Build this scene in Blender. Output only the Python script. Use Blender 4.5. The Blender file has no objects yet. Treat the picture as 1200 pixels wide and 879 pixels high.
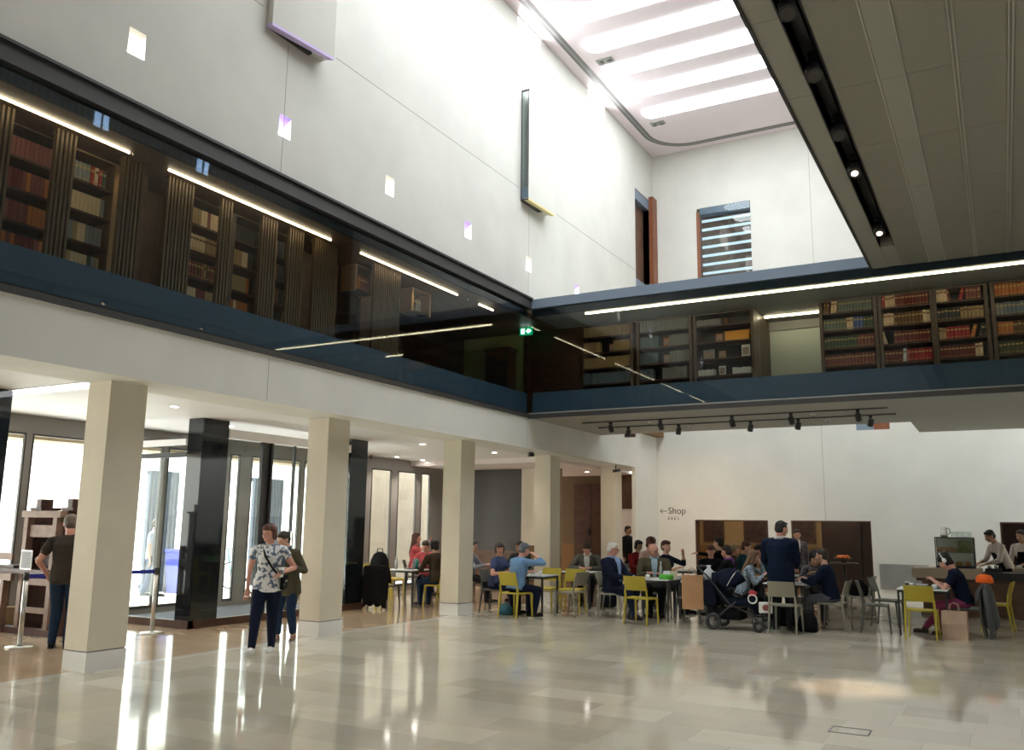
import bpy, bmesh, math, random
from mathutils import Vector, Matrix
random.seed(7)
C = bpy.context.scene.collection
PI = math.pi
V = Vector

# ------------------------------------------------------------------ materials
def mat(name, col, rough=.6, metal=0., var=0., vscale=3., bump=0., bscale=40., spec=.5, emit=None, estr=0., coat=0., sheen=0.):
    m = bpy.data.materials.new(name); m.use_nodes = True
    nt = m.node_tree; b = nt.nodes['Principled BSDF']
    b.inputs['Base Color'].default_value = (*col, 1)
    b.inputs['Roughness'].default_value = rough
    b.inputs['Metallic'].default_value = metal
    b.inputs['Specular IOR Level'].default_value = spec
    b.inputs['Coat Weight'].default_value = coat
    if sheen: b.inputs['Sheen Weight'].default_value = sheen
    if emit:
        b.inputs['Emission Color'].default_value = (*emit, 1)
        b.inputs['Emission Strength'].default_value = estr
    tc = nt.nodes.new('ShaderNodeTexCoord')
    if var:
        n = nt.nodes.new('ShaderNodeTexNoise'); n.inputs['Scale'].default_value = vscale; n.inputs['Detail'].default_value = 5
        nt.links.new(tc.outputs['Object'], n.inputs['Vector'])
        r = nt.nodes.new('ShaderNodeMapRange')
        r.inputs[1].default_value = .3; r.inputs[2].default_value = .7
        r.inputs[3].default_value = 1-var; r.inputs[4].default_value = 1+var
        nt.links.new(n.outputs['Fac'], r.inputs[0])
        x = nt.nodes.new('ShaderNodeVectorMath'); x.operation = 'SCALE'
        x.inputs[0].default_value = col
        nt.links.new(r.outputs[0], x.inputs['Scale'])
        nt.links.new(x.outputs[0], b.inputs['Base Color'])
    if bump:
        n2 = nt.nodes.new('ShaderNodeTexNoise'); n2.inputs['Scale'].default_value = bscale; n2.inputs['Detail'].default_value = 4
        nt.links.new(tc.outputs['Object'], n2.inputs['Vector'])
        bp_ = nt.nodes.new('ShaderNodeBump'); bp_.inputs['Strength'].default_value = bump; bp_.inputs['Distance'].default_value = .01
        nt.links.new(n2.outputs['Fac'], bp_.inputs['Height']); nt.links.new(bp_.outputs[0], b.inputs['Normal'])
    return m

def glass(name, tint=(1, 1, 1), ior=1.5, rough=0.):
    m = bpy.data.materials.new(name); m.use_nodes = True
    nt = m.node_tree; nt.nodes.clear()
    o = nt.nodes.new('ShaderNodeOutputMaterial'); mx = nt.nodes.new('ShaderNodeMixShader')
    t = nt.nodes.new('ShaderNodeBsdfTransparent'); t.inputs[0].default_value = (*tint, 1)
    g = nt.nodes.new('ShaderNodeBsdfGlossy'); g.inputs['Roughness'].default_value = rough
    ge = nt.nodes.new('ShaderNodeNewGeometry'); do = nt.nodes.new('ShaderNodeVectorMath'); do.operation = 'DOT_PRODUCT'
    nt.links.new(ge.outputs['Normal'], do.inputs[0]); nt.links.new(ge.outputs['Incoming'], do.inputs[1])
    def mt(op, a, b):
        n = nt.nodes.new('ShaderNodeMath'); n.operation = op
        for i, q in enumerate((a, b)):
            if q is None: continue
            if isinstance(q, (int, float)): n.inputs[i].default_value = q
            else: nt.links.new(q, n.inputs[i])
        return n.outputs[0]
    c = mt('ABSOLUTE', do.outputs['Value'], None); k5 = mt('POWER', mt('SUBTRACT', 1., c), 5.)
    F0 = ((ior-1)/(ior+1))**2
    fac = mt('MINIMUM', mt('ADD', mt('MULTIPLY', k5, 1-F0), F0), 1.)
    nt.links.new(fac, mx.inputs[0]); nt.links.new(t.outputs[0], mx.inputs[1]); nt.links.new(g.outputs[0], mx.inputs[2])
    nt.links.new(mx.outputs[0], o.inputs[0])
    return m

def stone_floor(name, c1, c2, c3, w, h, rough):
    m = bpy.data.materials.new(name); m.use_nodes = True
    nt = m.node_tree; b = nt.nodes['Principled BSDF']; L = nt.links.new
    tc = nt.nodes.new('ShaderNodeTexCoord')
    br = nt.nodes.new('ShaderNodeTexBrick'); br.inputs['Scale'].default_value = 1
    br.inputs['Brick Width'].default_value = w; br.inputs['Row Height'].default_value = h
    br.inputs['Mortar Size'].default_value = .003; br.inputs['Mortar Smooth'].default_value = .3
    br.inputs['Color1'].default_value = (*c1, 1); br.inputs['Color2'].default_value = (*c2, 1)
    br.inputs['Mortar'].default_value = (c2[0]*.85, c2[1]*.85, c2[2]*.85, 1)
    br.offset = .37; br.offset_frequency = 2; br.squash = .7; br.squash_frequency = 3
    L(tc.outputs['Object'], br.inputs['Vector'])
    n = nt.nodes.new('ShaderNodeTexNoise'); n.inputs['Scale'].default_value = 1.6; n.inputs['Detail'].default_value = 8; n.inputs['Roughness'].default_value = .65
    mp = nt.nodes.new('ShaderNodeMapping'); mp.inputs['Scale'].default_value = (1, 1.7, 1); mp.inputs['Rotation'].default_value = (0, 0, .25)
    L(tc.outputs['Object'], mp.inputs[0]); L(mp.outputs[0], n.inputs['Vector'])
    rp = nt.nodes.new('ShaderNodeMapRange'); rp.inputs[1].default_value = .42; rp.inputs[2].default_value = .72
    rp.inputs[3].default_value = 0; rp.inputs[4].default_value = .85
    L(n.outputs['Fac'], rp.inputs[0])
    mx = nt.nodes.new('ShaderNodeMix'); mx.data_type = 'RGBA'
    L(rp.outputs[0], mx.inputs[0]); L(br.outputs['Color'], mx.inputs[6]); mx.inputs[7].default_value = (*c3, 1)
    L(mx.outputs[2], b.inputs['Base Color'])
    b.inputs['Roughness'].default_value = rough; b.inputs['Specular IOR Level'].default_value = .55
    n3 = nt.nodes.new('ShaderNodeTexNoise'); n3.inputs['Scale'].default_value = .9; n3.inputs['Detail'].default_value = 3
    L(tc.outputs['Object'], n3.inputs['Vector'])
    bu = nt.nodes.new('ShaderNodeBump'); bu.inputs['Strength'].default_value = .06; bu.inputs['Distance'].default_value = .02
    L(n3.outputs['Fac'], bu.inputs['Height']); L(bu.outputs[0], b.inputs['Normal'])
    return m

def lined(name, col, dark, pitch, axis=0, rough=.5, duty=.5, metal=0., scale2=None):
    """fine parallel grooves along one object axis"""
    m = bpy.data.materials.new(name); m.use_nodes = True
    nt = m.node_tree; b = nt.nodes['Principled BSDF']; L = nt.links.new
    tc = nt.nodes.new('ShaderNodeTexCoord'); sx = nt.nodes.new('ShaderNodeSeparateXYZ')
    L(tc.outputs['Object'], sx.inputs[0])
    def tri(ax, p, d):
        a = nt.nodes.new('ShaderNodeMath'); a.operation = 'MULTIPLY'; a.inputs[1].default_value = 1/p; L(sx.outputs[ax], a.inputs[0])
        f = nt.nodes.new('ShaderNodeMath'); f.operation = 'FRACT'; L(a.outputs[0], f.inputs[0])
        g = nt.nodes.new('ShaderNodeMath'); g.operation = 'LESS_THAN'; g.inputs[1].default_value = d; L(f.outputs[0], g.inputs[0])
        return g.outputs[0]
    o = tri(axis, pitch, duty)
    if scale2:
        o2 = tri(scale2[0], scale2[1], scale2[2])
        mu = nt.nodes.new('ShaderNodeMath'); mu.operation = 'MAXIMUM'; L(o, mu.inputs[0]); L(o2, mu.inputs[1]); o = mu.outputs[0]
    mx = nt.nodes.new('ShaderNodeMix'); mx.data_type = 'RGBA'; L(o, mx.inputs[0])
    mx.inputs[6].default_value = (*col, 1); mx.inputs[7].default_value = (*dark, 1)
    L(mx.outputs[2], b.inputs['Base Color']); b.inputs['Roughness'].default_value = rough; b.inputs['Metallic'].default_value = metal
    return m

M = {}
M['plaster'] = mat('plaster', (.715, .705, .655), .85, var=.05, vscale=1.1, bump=.08, bscale=30)
M['plaster_warm'] = mat('plaster_warm', (.70, .62, .50), .85, var=.05, vscale=1.1)
M['column'] = mat('column_stone', (.66, .595, .475), .7, var=.05, vscale=1.6)
M['plinth'] = mat('plinth_stone', (.74, .73, .70), .5, var=.03)
M['white'] = mat('white_paint', (.82, .80, .80), .6)
M['ceil'] = mat('skylight_soffit', (.93, .82, .86), .6)
M['groove'] = mat('grey_groove', (.20, .19, .19), .5)
M['blackm'] = mat('black_metal', (.025, .025, .027), .4, spec=.5)
M['darkm'] = mat('dark_bronze', (.07, .065, .06), .45, metal=.3)
M['fascia'] = mat('dark_grey_fascia', (.045, .043, .042), .45)
M['blue'] = mat('blue_grey_metal', (.045, .082, .125), .45, var=.03)
M['bluelt'] = mat('slate_blue_metal', (.20, .255, .33), .5)
M['bluedk'] = mat('dark_blue_metal', (.03, .05, .075), .8)
M['granite'] = mat('black_granite', (.010, .013, .016), .05, var=.3, vscale=60, spec=.6)
M['wood'] = mat('dark_wood', (.075, .032, .018), .45, var=.25, vscale=6)
M['wood_red'] = mat('red_brown_wood', (.23, .075, .03), .4, var=.15, vscale=5)
M['wood_mid'] = mat('case_wood', (.11, .07, .045), .45, var=.2, vscale=5)
M['walnut'] = mat('walnut', (.14, .075, .045), .5, var=.25, vscale=4)
M['press'] = mat('press_oak_lit', (.20, .12, .085), .55, var=.18, vscale=7)  # lit copy of the press timber, for the front members
M['press_shade'] = mat('press_oak_shaded', (.055, .02, .015), .5, var=.2, vscale=7)  # shaded copy of the same timber, darkness put into the colour
M['tan'] = mat('tan_wall', (.33, .23, .12), .8)
M['ochre'] = mat('ochre_panel', (.22, .12, .045), .7)
M['soffit'] = mat('grey_soffit', (.36, .36, .33), .6)
M['panel'] = lined('perforated_panel', (.36, .355, .30), (.27, .265, .22), .014, 0, .7, .5, scale2=(1, .014, .4))
M['panel2'] = mat('plain_panel', (.37, .37, .32), .65)
M['slatw'] = lined('slatted_timber_wall', (.15, .105, .055), (.02, .015, .01), .15, 1, .5, .4)
M['skyb'] = mat('blue_window_daylight', (.9, .9, .9), emit=(.35, .6, 1), estr=6)
M['strip'] = mat('panel_strip', (.47, .47, .41), .6)
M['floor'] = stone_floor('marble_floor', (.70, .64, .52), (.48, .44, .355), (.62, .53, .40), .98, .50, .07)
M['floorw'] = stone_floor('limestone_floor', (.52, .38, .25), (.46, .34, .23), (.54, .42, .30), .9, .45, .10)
M['mat_'] = mat('entrance_mat', (.11, .115, .135), .9, var=.1, vscale=80)
M['glass'] = glass('clear_glass', (.93, .96, .95), 1.45)
M['glass2'] = glass('gallery_glass', (.86, .90, .91), 1.5)
M['stone'] = None
M['lampw'] = mat('lamp_warm', (1, 1, 1), emit=(1, .80, .50), estr=13)
M['lampd'] = mat('lamp_dim', (1, 1, 1), emit=(1, .86, .62), estr=3)
M['woodvd'] = mat('very_dark_timber', (.025, .010, .007), .5, var=.2)
M['lampn'] = mat('lamp_neutral', (1, 1, 1), emit=(1, .95, .88), estr=40)
M['spot'] = mat('lamp_spot', (1, 1, 1), emit=(1, .66, .42), estr=7)
M['sky'] = mat('skylight_diffuser', (.9, .9, .9), emit=(.90, .97, 1), estr=8.4)
M['side_fill'] = mat('side_fill_glow', (.9, .9, .9), emit=(.95, .97, 1), estr=1.3)
M['skyw'] = mat('window_daylight', (.9, .9, .9), emit=(.93, .96, 1), estr=25)
M['violet'] = mat('violet_light_tint', (.42, .28, .85), .5)  # violet of stained light put into the niche soffit colour
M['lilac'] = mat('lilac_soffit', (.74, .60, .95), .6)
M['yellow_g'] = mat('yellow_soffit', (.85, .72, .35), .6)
M['steel'] = mat('brushed_steel', (.62, .61, .58), .28, metal=1.)
M['belt'] = mat('blue_belt', (.02, .03, .35), .7)
M['paper'] = mat('paper', (.8, .8, .78), .8)
M['porcelain'] = mat('porcelain', (.85, .85, .83), .25)

# ------------------------------------------------------------------ mesh builder
class MB:
    def __init__(s): s.v = []; s.f = []; s.m = []; s.cur = 0; s.sm = []
    def add(s, vs, fs, smooth=False):
        o = len(s.v); s.v += [tuple(v) for v in vs]
        for f in fs: s.f.append([i+o for i in f]); s.m.append(s.cur); s.sm.append(smooth)
        return s
    def box(s, x0, y0, z0, x1, y1, z1, T=None):
        x0, x1 = sorted((x0, x1)); y0, y1 = sorted((y0, y1)); z0, z1 = sorted((z0, z1))
        vs = [V(p) for p in ((x0,y0,z0),(x1,y0,z0),(x1,y1,z0),(x0,y1,z0),(x0,y0,z1),(x1,y0,z1),(x1,y1,z1),(x0,y1,z1))]
        if T: vs = [T @ v for v in vs]
        return s.add(vs, [(0,3,2,1),(4,5,6,7),(0,1,5,4),(1,2,6,5),(2,3,7,6),(3,0,4,7)])
    def beam(s, p0, p1, w, d, w1=None, d1=None, up=(0, 0, 1)):
        p0 = V(p0); p1 = V(p1); a = (p1-p0).normalized(); u = V(up)
        if abs(a.dot(u)) > .95: u = V((0, 1, 0))
        r = a.cross(u).normalized(); q = r.cross(a).normalized()
        w1 = w if w1 is None else w1; d1 = d if d1 is None else d1; vs = []
        for p, ww, dd in ((p0, w, d), (p1, w1, d1)):
            for sx, sy in ((-1,-1),(1,-1),(1,1),(-1,1)): vs.append(p+r*sx*ww/2+q*sy*dd/2)
        return s.add(vs, [(0,1,2,3),(7,6,5,4),(0,4,5,1),(1,5,6,2),(2,6,7,3),(3,7,4,0)])
    def rings(s, rings, cap=True, smooth=True):
        n = len(rings[0]); vs = [p for r in rings for p in r]; fs = []
        for i in range(len(rings)-1):
            for j in range(n):
                k = (j+1) % n; fs.append((i*n+j, i*n+k, (i+1)*n+k, (i+1)*n+j))
        s.add(vs, fs, smooth)
        if cap:
            o = len(s.v)-len(vs)
            s.f.append([o+j for j in range(n)][::-1]); s.m.append(s.cur); s.sm.append(False)
            s.f.append([o+(len(rings)-1)*n+j for j in range(n)]); s.m.append(s.cur); s.sm.append(False)
        return s
    def tube(s, pts, r, n=8, r2=None, cap=True):
        pts = [V(p) for p in pts]; R = []; prev = None
        for i, p in enumerate(pts):
            a = (pts[min(i+1, len(pts)-1)]-pts[max(i-1, 0)]).normalized()
            if prev is None:
                u = V((0, 0, 1)) if abs(a.z) < .9 else V((1, 0, 0)); x = a.cross(u).normalized()
            else:
                x = (prev-a*prev.dot(a)).normalized()
            prev = x; y = a.cross(x)
            rr = r[i] if isinstance(r, (list, tuple)) else (r if r2 is None else r+(r2-r)*i/(len(pts)-1))
            R.append([p+(x*math.cos(2*PI*k/n)+y*math.sin(2*PI*k/n))*rr for k in range(n)])
        return s.rings(R, cap)
    def cyl(s, p0, p1, r0, r1=None, n=16): return s.tube([p0, p1], [r0, r0 if r1 is None else r1], n)
    def lathe(s, prof, c=(0, 0, 0), n=20, T=None, cap=True):
        c = V(c); R = [[c+V((r*math.cos(2*PI*k/n), r*math.sin(2*PI*k/n), z)) for k in range(n)] for r, z in prof]
        if T: R = [[T @ p for p in q] for q in R]
        return s.rings(R, cap)
    def ell(s, c, rad, rot=None, n=14, m=9):
        c = V(c); R = []
        for i in range(m+1):
            th = -PI/2+PI*i/m; cr = max(math.cos(th), .02)
            q = [V((rad[0]*cr*math.cos(2*PI*k/n), rad[1]*cr*math.sin(2*PI*k/n), rad[2]*math.sin(th))) for k in range(n)]
            if rot: q = [rot @ p for p in q]
            R.append([c+p for p in q])
        return s.rings(R)
    def caps(s, p0, r0, p1, r1, n=12):
        p0 = V(p0); p1 = V(p1); a = p1-p0; L = a.length
        if L < 1e-5: return s.ell(p0, (r0, r0, r0))
        a = a/L; u = V((0, 0, 1)) if abs(a.z) < .9 else V((1, 0, 0)); x = a.cross(u).normalized(); y = a.cross(x); R = []
        for t in (-90, -60, -30, 0): R.append((p0+a*r0*math.sin(math.radians(t)), max(r0*math.cos(math.radians(t)), .001)))
        for t in (0, 30, 60, 90): R.append((p1+a*r1*math.sin(math.radians(t)), max(r1*math.cos(math.radians(t)), .001)))
        return s.rings([[p+(x*math.cos(2*PI*k/n)+y*math.sin(2*PI*k/n))*r for k in range(n)] for p, r in R])
    def prism(s, poly, axis, a, b):
        def P(u, v, w): return {'z': (u, v, w), 'y': (u, w, v), 'x': (w, u, v)}[axis]
        n = len(poly); vs = [P(u, v, a) for u, v in poly]+[P(u, v, b) for u, v in poly]
        return s.add(vs, [tuple(range(n)), tuple(range(2*n-1, n-1, -1))]+[(i, i+n, (i+1) % n+n, (i+1) % n) for i in range(n)])
    def holewall(s, axis, pos, u0, u1, v0, v1, holes, depth):
        """wall sheet with openings; axis 'x' or 'y', u along the wall, v up; depth = signed thickness of the reveals"""
        us = sorted({u0, u1, *[h[0] for h in holes], *[h[1] for h in holes]}); vs_ = sorted({v0, v1, *[h[2] for h in holes], *[h[3] for h in holes]})
        P = (lambda u, v, w: (w, u, v)) if axis == 'x' else (lambda u, v, w: (u, w, v))
        for k in (pos, pos+depth):
            for i in range(len(us)-1):
                for j in range(len(vs_)-1):
                    a, b, c, d = us[i], us[i+1], vs_[j], vs_[j+1]; mu, mv = (a+b)/2, (c+d)/2
                    if a < u0-1e-6 or b > u1+1e-6 or c < v0-1e-6 or d > v1+1e-6: continue
                    if any(h[0] < mu < h[1] and h[2] < mv < h[3] for h in holes): continue
                    s.add([P(a, c, k), P(b, c, k), P(b, d, k), P(a, d, k)], [(0, 1, 2, 3)])
        for h in list(holes)+[(u0, u1, v0, v1)]:
            a, b, c, d = h[:4]; w0, w1 = pos, pos+depth
            for (p, q) in (((a, c), (b, c)), ((b, c), (b, d)), ((b, d), (a, d)), ((a, d), (a, c))):
                s.add([P(*p, w0), P(*q, w0), P(*q, w1), P(*p, w1)], [(0, 1, 2, 3)])
        return s
    def build(s, name, ms, parent=None, bevel=0., loc=None, auto=False):
        me = bpy.data.meshes.new(name); me.from_pydata(s.v, [], s.f)
        if not isinstance(ms, (list, tuple)): ms = [ms]
        for m in ms: me.materials.append(M[m] if isinstance(m, str) else m)
        me.polygons.foreach_set('material_index', s.m); me.polygons.foreach_set('use_smooth', s.sm)
        bm = bmesh.new(); bm.from_mesh(me); bmesh.ops.recalc_face_normals(bm, faces=bm.faces); bm.to_mesh(me); bm.free()
        me.update()
        o = bpy.data.objects.new(name, me); C.objects.link(o)
        if parent: o.parent = parent
        if loc: o.location = loc
        if bevel:
            b = o.modifiers.new('bevel', 'BEVEL'); b.width = bevel; b.segments = 2; b.limit_method = 'ANGLE'; b.angle_limit = .7
        return o

def tag(o, label=None, cat=None, group=None, kind=None):
    if label: o['label'] = label
    if cat: o['category'] = cat
    if group: o['group'] = group
    if kind: o['kind'] = kind
    return o
def thing(name, label, cat, loc=(0, 0, 0), rz=0., group=None, kind=None):
    o = bpy.data.objects.new(name, None); C.objects.link(o); o.location = loc; o.rotation_euler = (0, 0, rz)
    o.empty_display_size = .1
    return tag(o, label, cat, group, kind)
def struct(name, mb, m, label=None, cat=None, **k):
    return tag(mb.build(name, m, **k), label, cat, None, 'structure')
def copy_tree(o, parent=None):
    c = o.copy(); C.objects.link(c)
    if parent: c.parent = parent
    for ch in list(o.children): copy_tree(ch, c)
    return c
def BX(*a): return MB().box(*a)
# ------------------------------------------------------------------ camera
Rr = V((0.87311685, 0.48735174, 0.01246017)); Ru = V((0.07283486, -0.15567422, 0.9851196)); Rf = V((-0.48203947, 0.85921698, 0.17141798))
cam = bpy.data.objects.new('camera', bpy.data.cameras.new('camera')); C.objects.link(cam)
mw = Matrix((Rr, Ru, -Rf)).transposed().to_4x4(); mw.translation = (0, 0, 1.65); cam.matrix_world = mw
cam.data.sensor_width = 36; cam.data.lens = 36*1018.28/1200; cam.data.clip_end = 300
sc = bpy.context.scene; sc.camera = cam
sc.view_settings.view_transform = 'Standard'; sc.view_settings.look = 'None'; sc.view_settings.gamma = 1
sc.view_settings.use_curve_mapping = False; sc.view_settings.exposure = 0.22
sc.cycles.use_denoising = True; sc.cycles.max_bounces = 8; sc.cycles.diffuse_bounces = 5; sc.cycles.glossy_bounces = 4
sc.cycles.transparent_max_bounces = 16; sc.cycles.sample_clamp_indirect = 6; sc.cycles.caustics_reflective = False; sc.cycles.caustics_refractive = False
w = bpy.data.worlds.new('world'); sc.world = w; w.use_nodes = True
w.node_tree.nodes['Background'].inputs[0].default_value = (.86, .93, 1, 1); w.node_tree.nodes['Background'].inputs[1].default_value = 9
sun = bpy.data.objects.new('sun', bpy.data.lights.new('sun', 'SUN')); C.objects.link(sun)
sun.data.energy = 14; sun.data.angle = .01; sun.data.color = (1, .93, .82)
sun.rotation_euler = V((.45, .35, -1)).to_track_quat('-Z', 'Y').to_euler()

XL, YB, YF, ZT, ZB, ZM, ZC = -8.578, 16.02, 23.86, 6.445, 3.9, 3.266, 12.81
XO = -1.70          # edge of the overhanging ceiling
# ------------------------------------------------------------------ floors
struct('floor', BX(-9.0, -7, -.2, 10, YF, 0), 'floor', 'polished pale marble floor of the hall', 'floor')
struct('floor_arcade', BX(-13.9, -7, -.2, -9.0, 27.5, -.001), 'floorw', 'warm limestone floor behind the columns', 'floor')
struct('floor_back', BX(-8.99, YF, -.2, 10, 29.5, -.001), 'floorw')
struct('trim_1', BX(-9.12, -7, -.19, -8.98, 22.1, .002), mat('border_stone', (.62, .58, .5), .12, var=.05))
ac = MB()
for a in ((-1.41, 7.95, -1.09, 7.965), (-1.41, 8.19, -1.09, 8.205), (-1.41, 7.95, -1.397, 8.2), (-1.103, 7.95, -1.09, 8.2)): ac.box(a[0], a[1], .0005, a[2], a[3], .003)
tag(ac.build('floor_hatch_frame', 'groove'), 'thin dark frame of a small access hatch set in the marble floor', 'floor hatch')

# ------------------------------------------------------------------ left wall above the gallery
ny = [(3.52+2.465*k-2.46+.0, 3.75+2.465*k-2.46) for k in range(0)]
nich = []
for k in range(-1, 6):
    y0 = 5.97+2.47*k; nich.append((y0, y0+.235, 7.08, 7.405))
topn = [(11.62+3.74*k, 12.70+3.74*k, 12.2, 12.78) for k in range(-3, 3)]
mb = MB()
door_u = (22.37, 23.5, 6.46, 11.3)
mb.holewall('x', XL, -7, YF, 6.30, ZC, nich+topn+[door_u], -.45)
lw = struct('wall_left', mb, 'plaster', 'tall pale plaster wall above the left glazed gallery', 'wall')
jm = mat('joint_shadow_gap', (.33, .32, .29), .8)
j = MB()
for (a, b) in ((-7, 8.0), (9.55, 15.5), (17.3, 22.37)): j.box(XL-.002, a, 8.815, XL+.0015, b, 8.828)
for y in (1.1, 8.52, 15.95): j.box(XL-.002, y, 6.46, XL+.0015, y+.01, 8.5); j.box(XL-.002, y, 3.3, XL+.0015, y+.008, 3.88)
struct('trim_2', j, jm)
for i, n in enumerate(nich):
    g = MB(); g.box(XL-.19, n[0]+.0, n[2], XL-.17, n[1], n[3]-.10)
    wn = struct('window_%d' % (i+1), g, 'skyw', 'small deep-set square window, number %s along the left wall' % ['one', 'two', 'three', 'four', 'five', 'six', 'seven'][i], 'window')
    s2 = MB(); s2.add([(XL-.002, n[0]+.002, n[3]-.002), (XL-.002, n[1]-.002, n[3]-.002), (XL-.168, n[1]-.01, n[3]-.14), (XL-.168, n[0]+.01, n[3]-.14)], [(0, 1, 2, 3)])
    s2.add([(XL-.002, n[1]-.002, n[3]-.002), (XL-.002, n[1]-.002, n[2]+.002), (XL-.168, n[1]-.03, n[2]+.03), (XL-.168, n[1]-.03, n[3]-.14)], [(0, 1, 2, 3)]); s2.m[-1] = 1
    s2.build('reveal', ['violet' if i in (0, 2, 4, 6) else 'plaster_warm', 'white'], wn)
for i, n in enumerate(topn):
    struct('window_%d' % (i+11), BX(XL-.40, n[0], n[2], XL-.38, n[1], n[3]), 'skyw')
struct('window_17', BX(XL-.36, 15.36, 12.21, XL-.33, 16.43, 12.25), 'groove')
# doorway high in the corner
struct('door_1', BX(XL-.22, 22.38, 6.46, XL-.18, 23.49, 11.1), 'walnut', 'dark doorway high in the far corner of the left wall', 'door')
struct('trim_3', BX(XL-.42, 22.375, 10.98, XL+.002, 23.5, 11.25), 'bluelt')
struct('trim_4', BX(XL-.42, 22.375, 8.2, XL-.02, 23.5, 8.62), 'bluelt')
struct('trim_5', BX(XL-.30, 23.5, 6.46, XL+.13, YF-.01, 11.4), 'wood_red')
# wedge-shaped slot windows that stand out of the wall
def wedge(y1, p, o1, L, sw_, dl_, z0, z1, som, nm, lab, slot):
    t = thing(nm, lab, 'window box', (XL+.001, y1, z0)); H = z1-z0
    MB().prism([(0, 0), (p, 0), (o1, L), (0, L)] if not slot else [(0, .34), (p-.02, .34), (p-.02, 0), (p, 0), (o1, L), (0, L)], 'z', .04, H).build('front_panel', 'plaster', t)
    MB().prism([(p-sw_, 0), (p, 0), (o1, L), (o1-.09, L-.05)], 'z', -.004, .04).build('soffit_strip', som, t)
    MB().prism([(0, .02), (p-sw_, .0), (p-sw_+.07, dl_), (0, dl_)], 'z', .0, .04).build('inner_soffit', 'darkm', t)
    if slot:
        f = MB(); f.box(0, -.004, 0, .012, .02, H); f.box(p-.014, -.004, 0, p, .02, H); f.box(0, -.004, 0, p, .02, .03); f.box(0, -.004, H-.03, p, .02, H); f.build('frame', 'darkm', t)
        BX(.01, .008, .03, p-.012, .014, H-.03).build('pane', 'glass2', t); BX(.0, .30, .04, p-.02, .34, H-.02).build('back_panel', 'darkm', t)
        BX(.0, .02, .05, p-.02, .30, .30).build('blue_sill', 'bluelt', t)
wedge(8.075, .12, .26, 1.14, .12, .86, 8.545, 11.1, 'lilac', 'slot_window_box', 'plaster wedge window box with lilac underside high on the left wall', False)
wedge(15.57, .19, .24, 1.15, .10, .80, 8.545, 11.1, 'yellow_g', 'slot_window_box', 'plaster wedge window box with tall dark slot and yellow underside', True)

# ------------------------------------------------------------------ beam, columns
struct('wall_left_behind_bridge', BX(XL-.45, 19.81, ZB, XL, YF, 6.30), 'plaster')
struct('wall_left_lower', BX(-9.40, -7, ZM, XL, YF, ZB), 'plaster', 'deep plaster beam above the row of columns', 'beam')
struct('wall_left_end', BX(-8.68, 22.15, 0, XL, YF, ZM), 'plaster')
for k in range(-2, 5):
    y = 6.43+3.79*k
    c = struct('column', BX(-9.35, y, .225, -8.95, y+.50, ZM), 'column', None, 'column')
    c['label'] = {-2: 'square stone column just beside the camera position', -1: 'square stone column before the leftmost one in view', 0: 'nearest and largest square stone column, at the left', 1: 'second square stone column, right of the walking woman',
                  2: 'third square stone column, left of the blue-shirted couple', 3: 'fourth square stone column, behind the light-blue shirt man', 4: 'last slim square stone column, beside the far wall'}[k]
    MB().box(-9.355, y-.005, 0, -8.945, y+.505, .21).build('plinth', 'plinth', c)
    BX(-9.34, y+.01, .21, -8.96, y+.49, .2255).build('shadow_gap', 'groove', c)

# ------------------------------------------------------------------ gallery on the left
struct('floor_gallery', BX(-12.6, -7, ZB+.001, XL-.005, 21.5, 4.0), 'darkm')
struct('trim_6', MB().box(XL-.01, -7, ZB+.002, XL+.03, YB-.02, ZB+.075), 'fascia')
struct('trim_7', BX(XL-.12, -7, 4.0, XL-.07, YB+.05, 4.43), 'blue', 'blue metal upstand behind the glass of the left gallery', 'upstand')
f = MB(); f.box(XL-.2, -7, 6.24, XL+.07, YB-.02, ZT); f.box(XL-.2, -7, ZT, XL+.11, YB-.02, ZT+.035)
struct('trim_8', f, 'fascia', 'dark grey fascia along the top of the left gallery', 'fascia')
struct('trim_9', BX(XL-.14, -7, 6.12, XL-.09, YB+.05, 6.24), 'bluedk')
struct('ceiling_gallery', BX(-12.6, -7, 6.12, XL-.14, 21.5, 6.24), 'walnut')
struct('wall_gallery_back', BX(-12.1, -7, 4.0, -12.0, 21.5, 6.12), 'wood')
struct('wall_gallery_end', BX(-12.6, 21.4, 4.0, -8.3, 21.5, 6.12), 'wood')
gp = [-7, -4.1, -1.0, 2.1, 5.2+.98, 8.62, 11.1, 13.55, YB-.02]
gp = [-7, -3.8, -1.3, 1.2, 3.7, 6.17, 8.62, 11.1, 13.55, YB-.02]
for i in range(len(gp)-1):
    o = struct('window_%d' % (21+i), BX(XL-.020, gp[i]+.006, 3.97, XL-.005, gp[i+1]-.006, 6.25), 'glass2', 'frameless glass pane of the left gallery, bay %d from the corner' % (len(gp)-1-i), 'window')
# linear lights
for i, (a, b) in enumerate([(-3.5, -.4), (.6, 3.6), (4.2, 6.45), (7.03, 10.16), (10.9, 13.88), (14.7, 15.26)]):
    o = BX(-9.048, a, 6.095, -9.03, b, 6.118).build('linear_light', 'lampw')
    tag(o, ['slim linear ceiling light over the gallery behind the viewer', 'slim linear ceiling light over the gallery left of the picture', 'slim linear gallery light cut by the left edge of the picture',
            'long linear gallery light above the slatted screens', 'linear gallery light nearest the exit corner but one', 'very short linear gallery light beside the exit sign'][i], 'ceiling light', 'linear lights of the left gallery')
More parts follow.
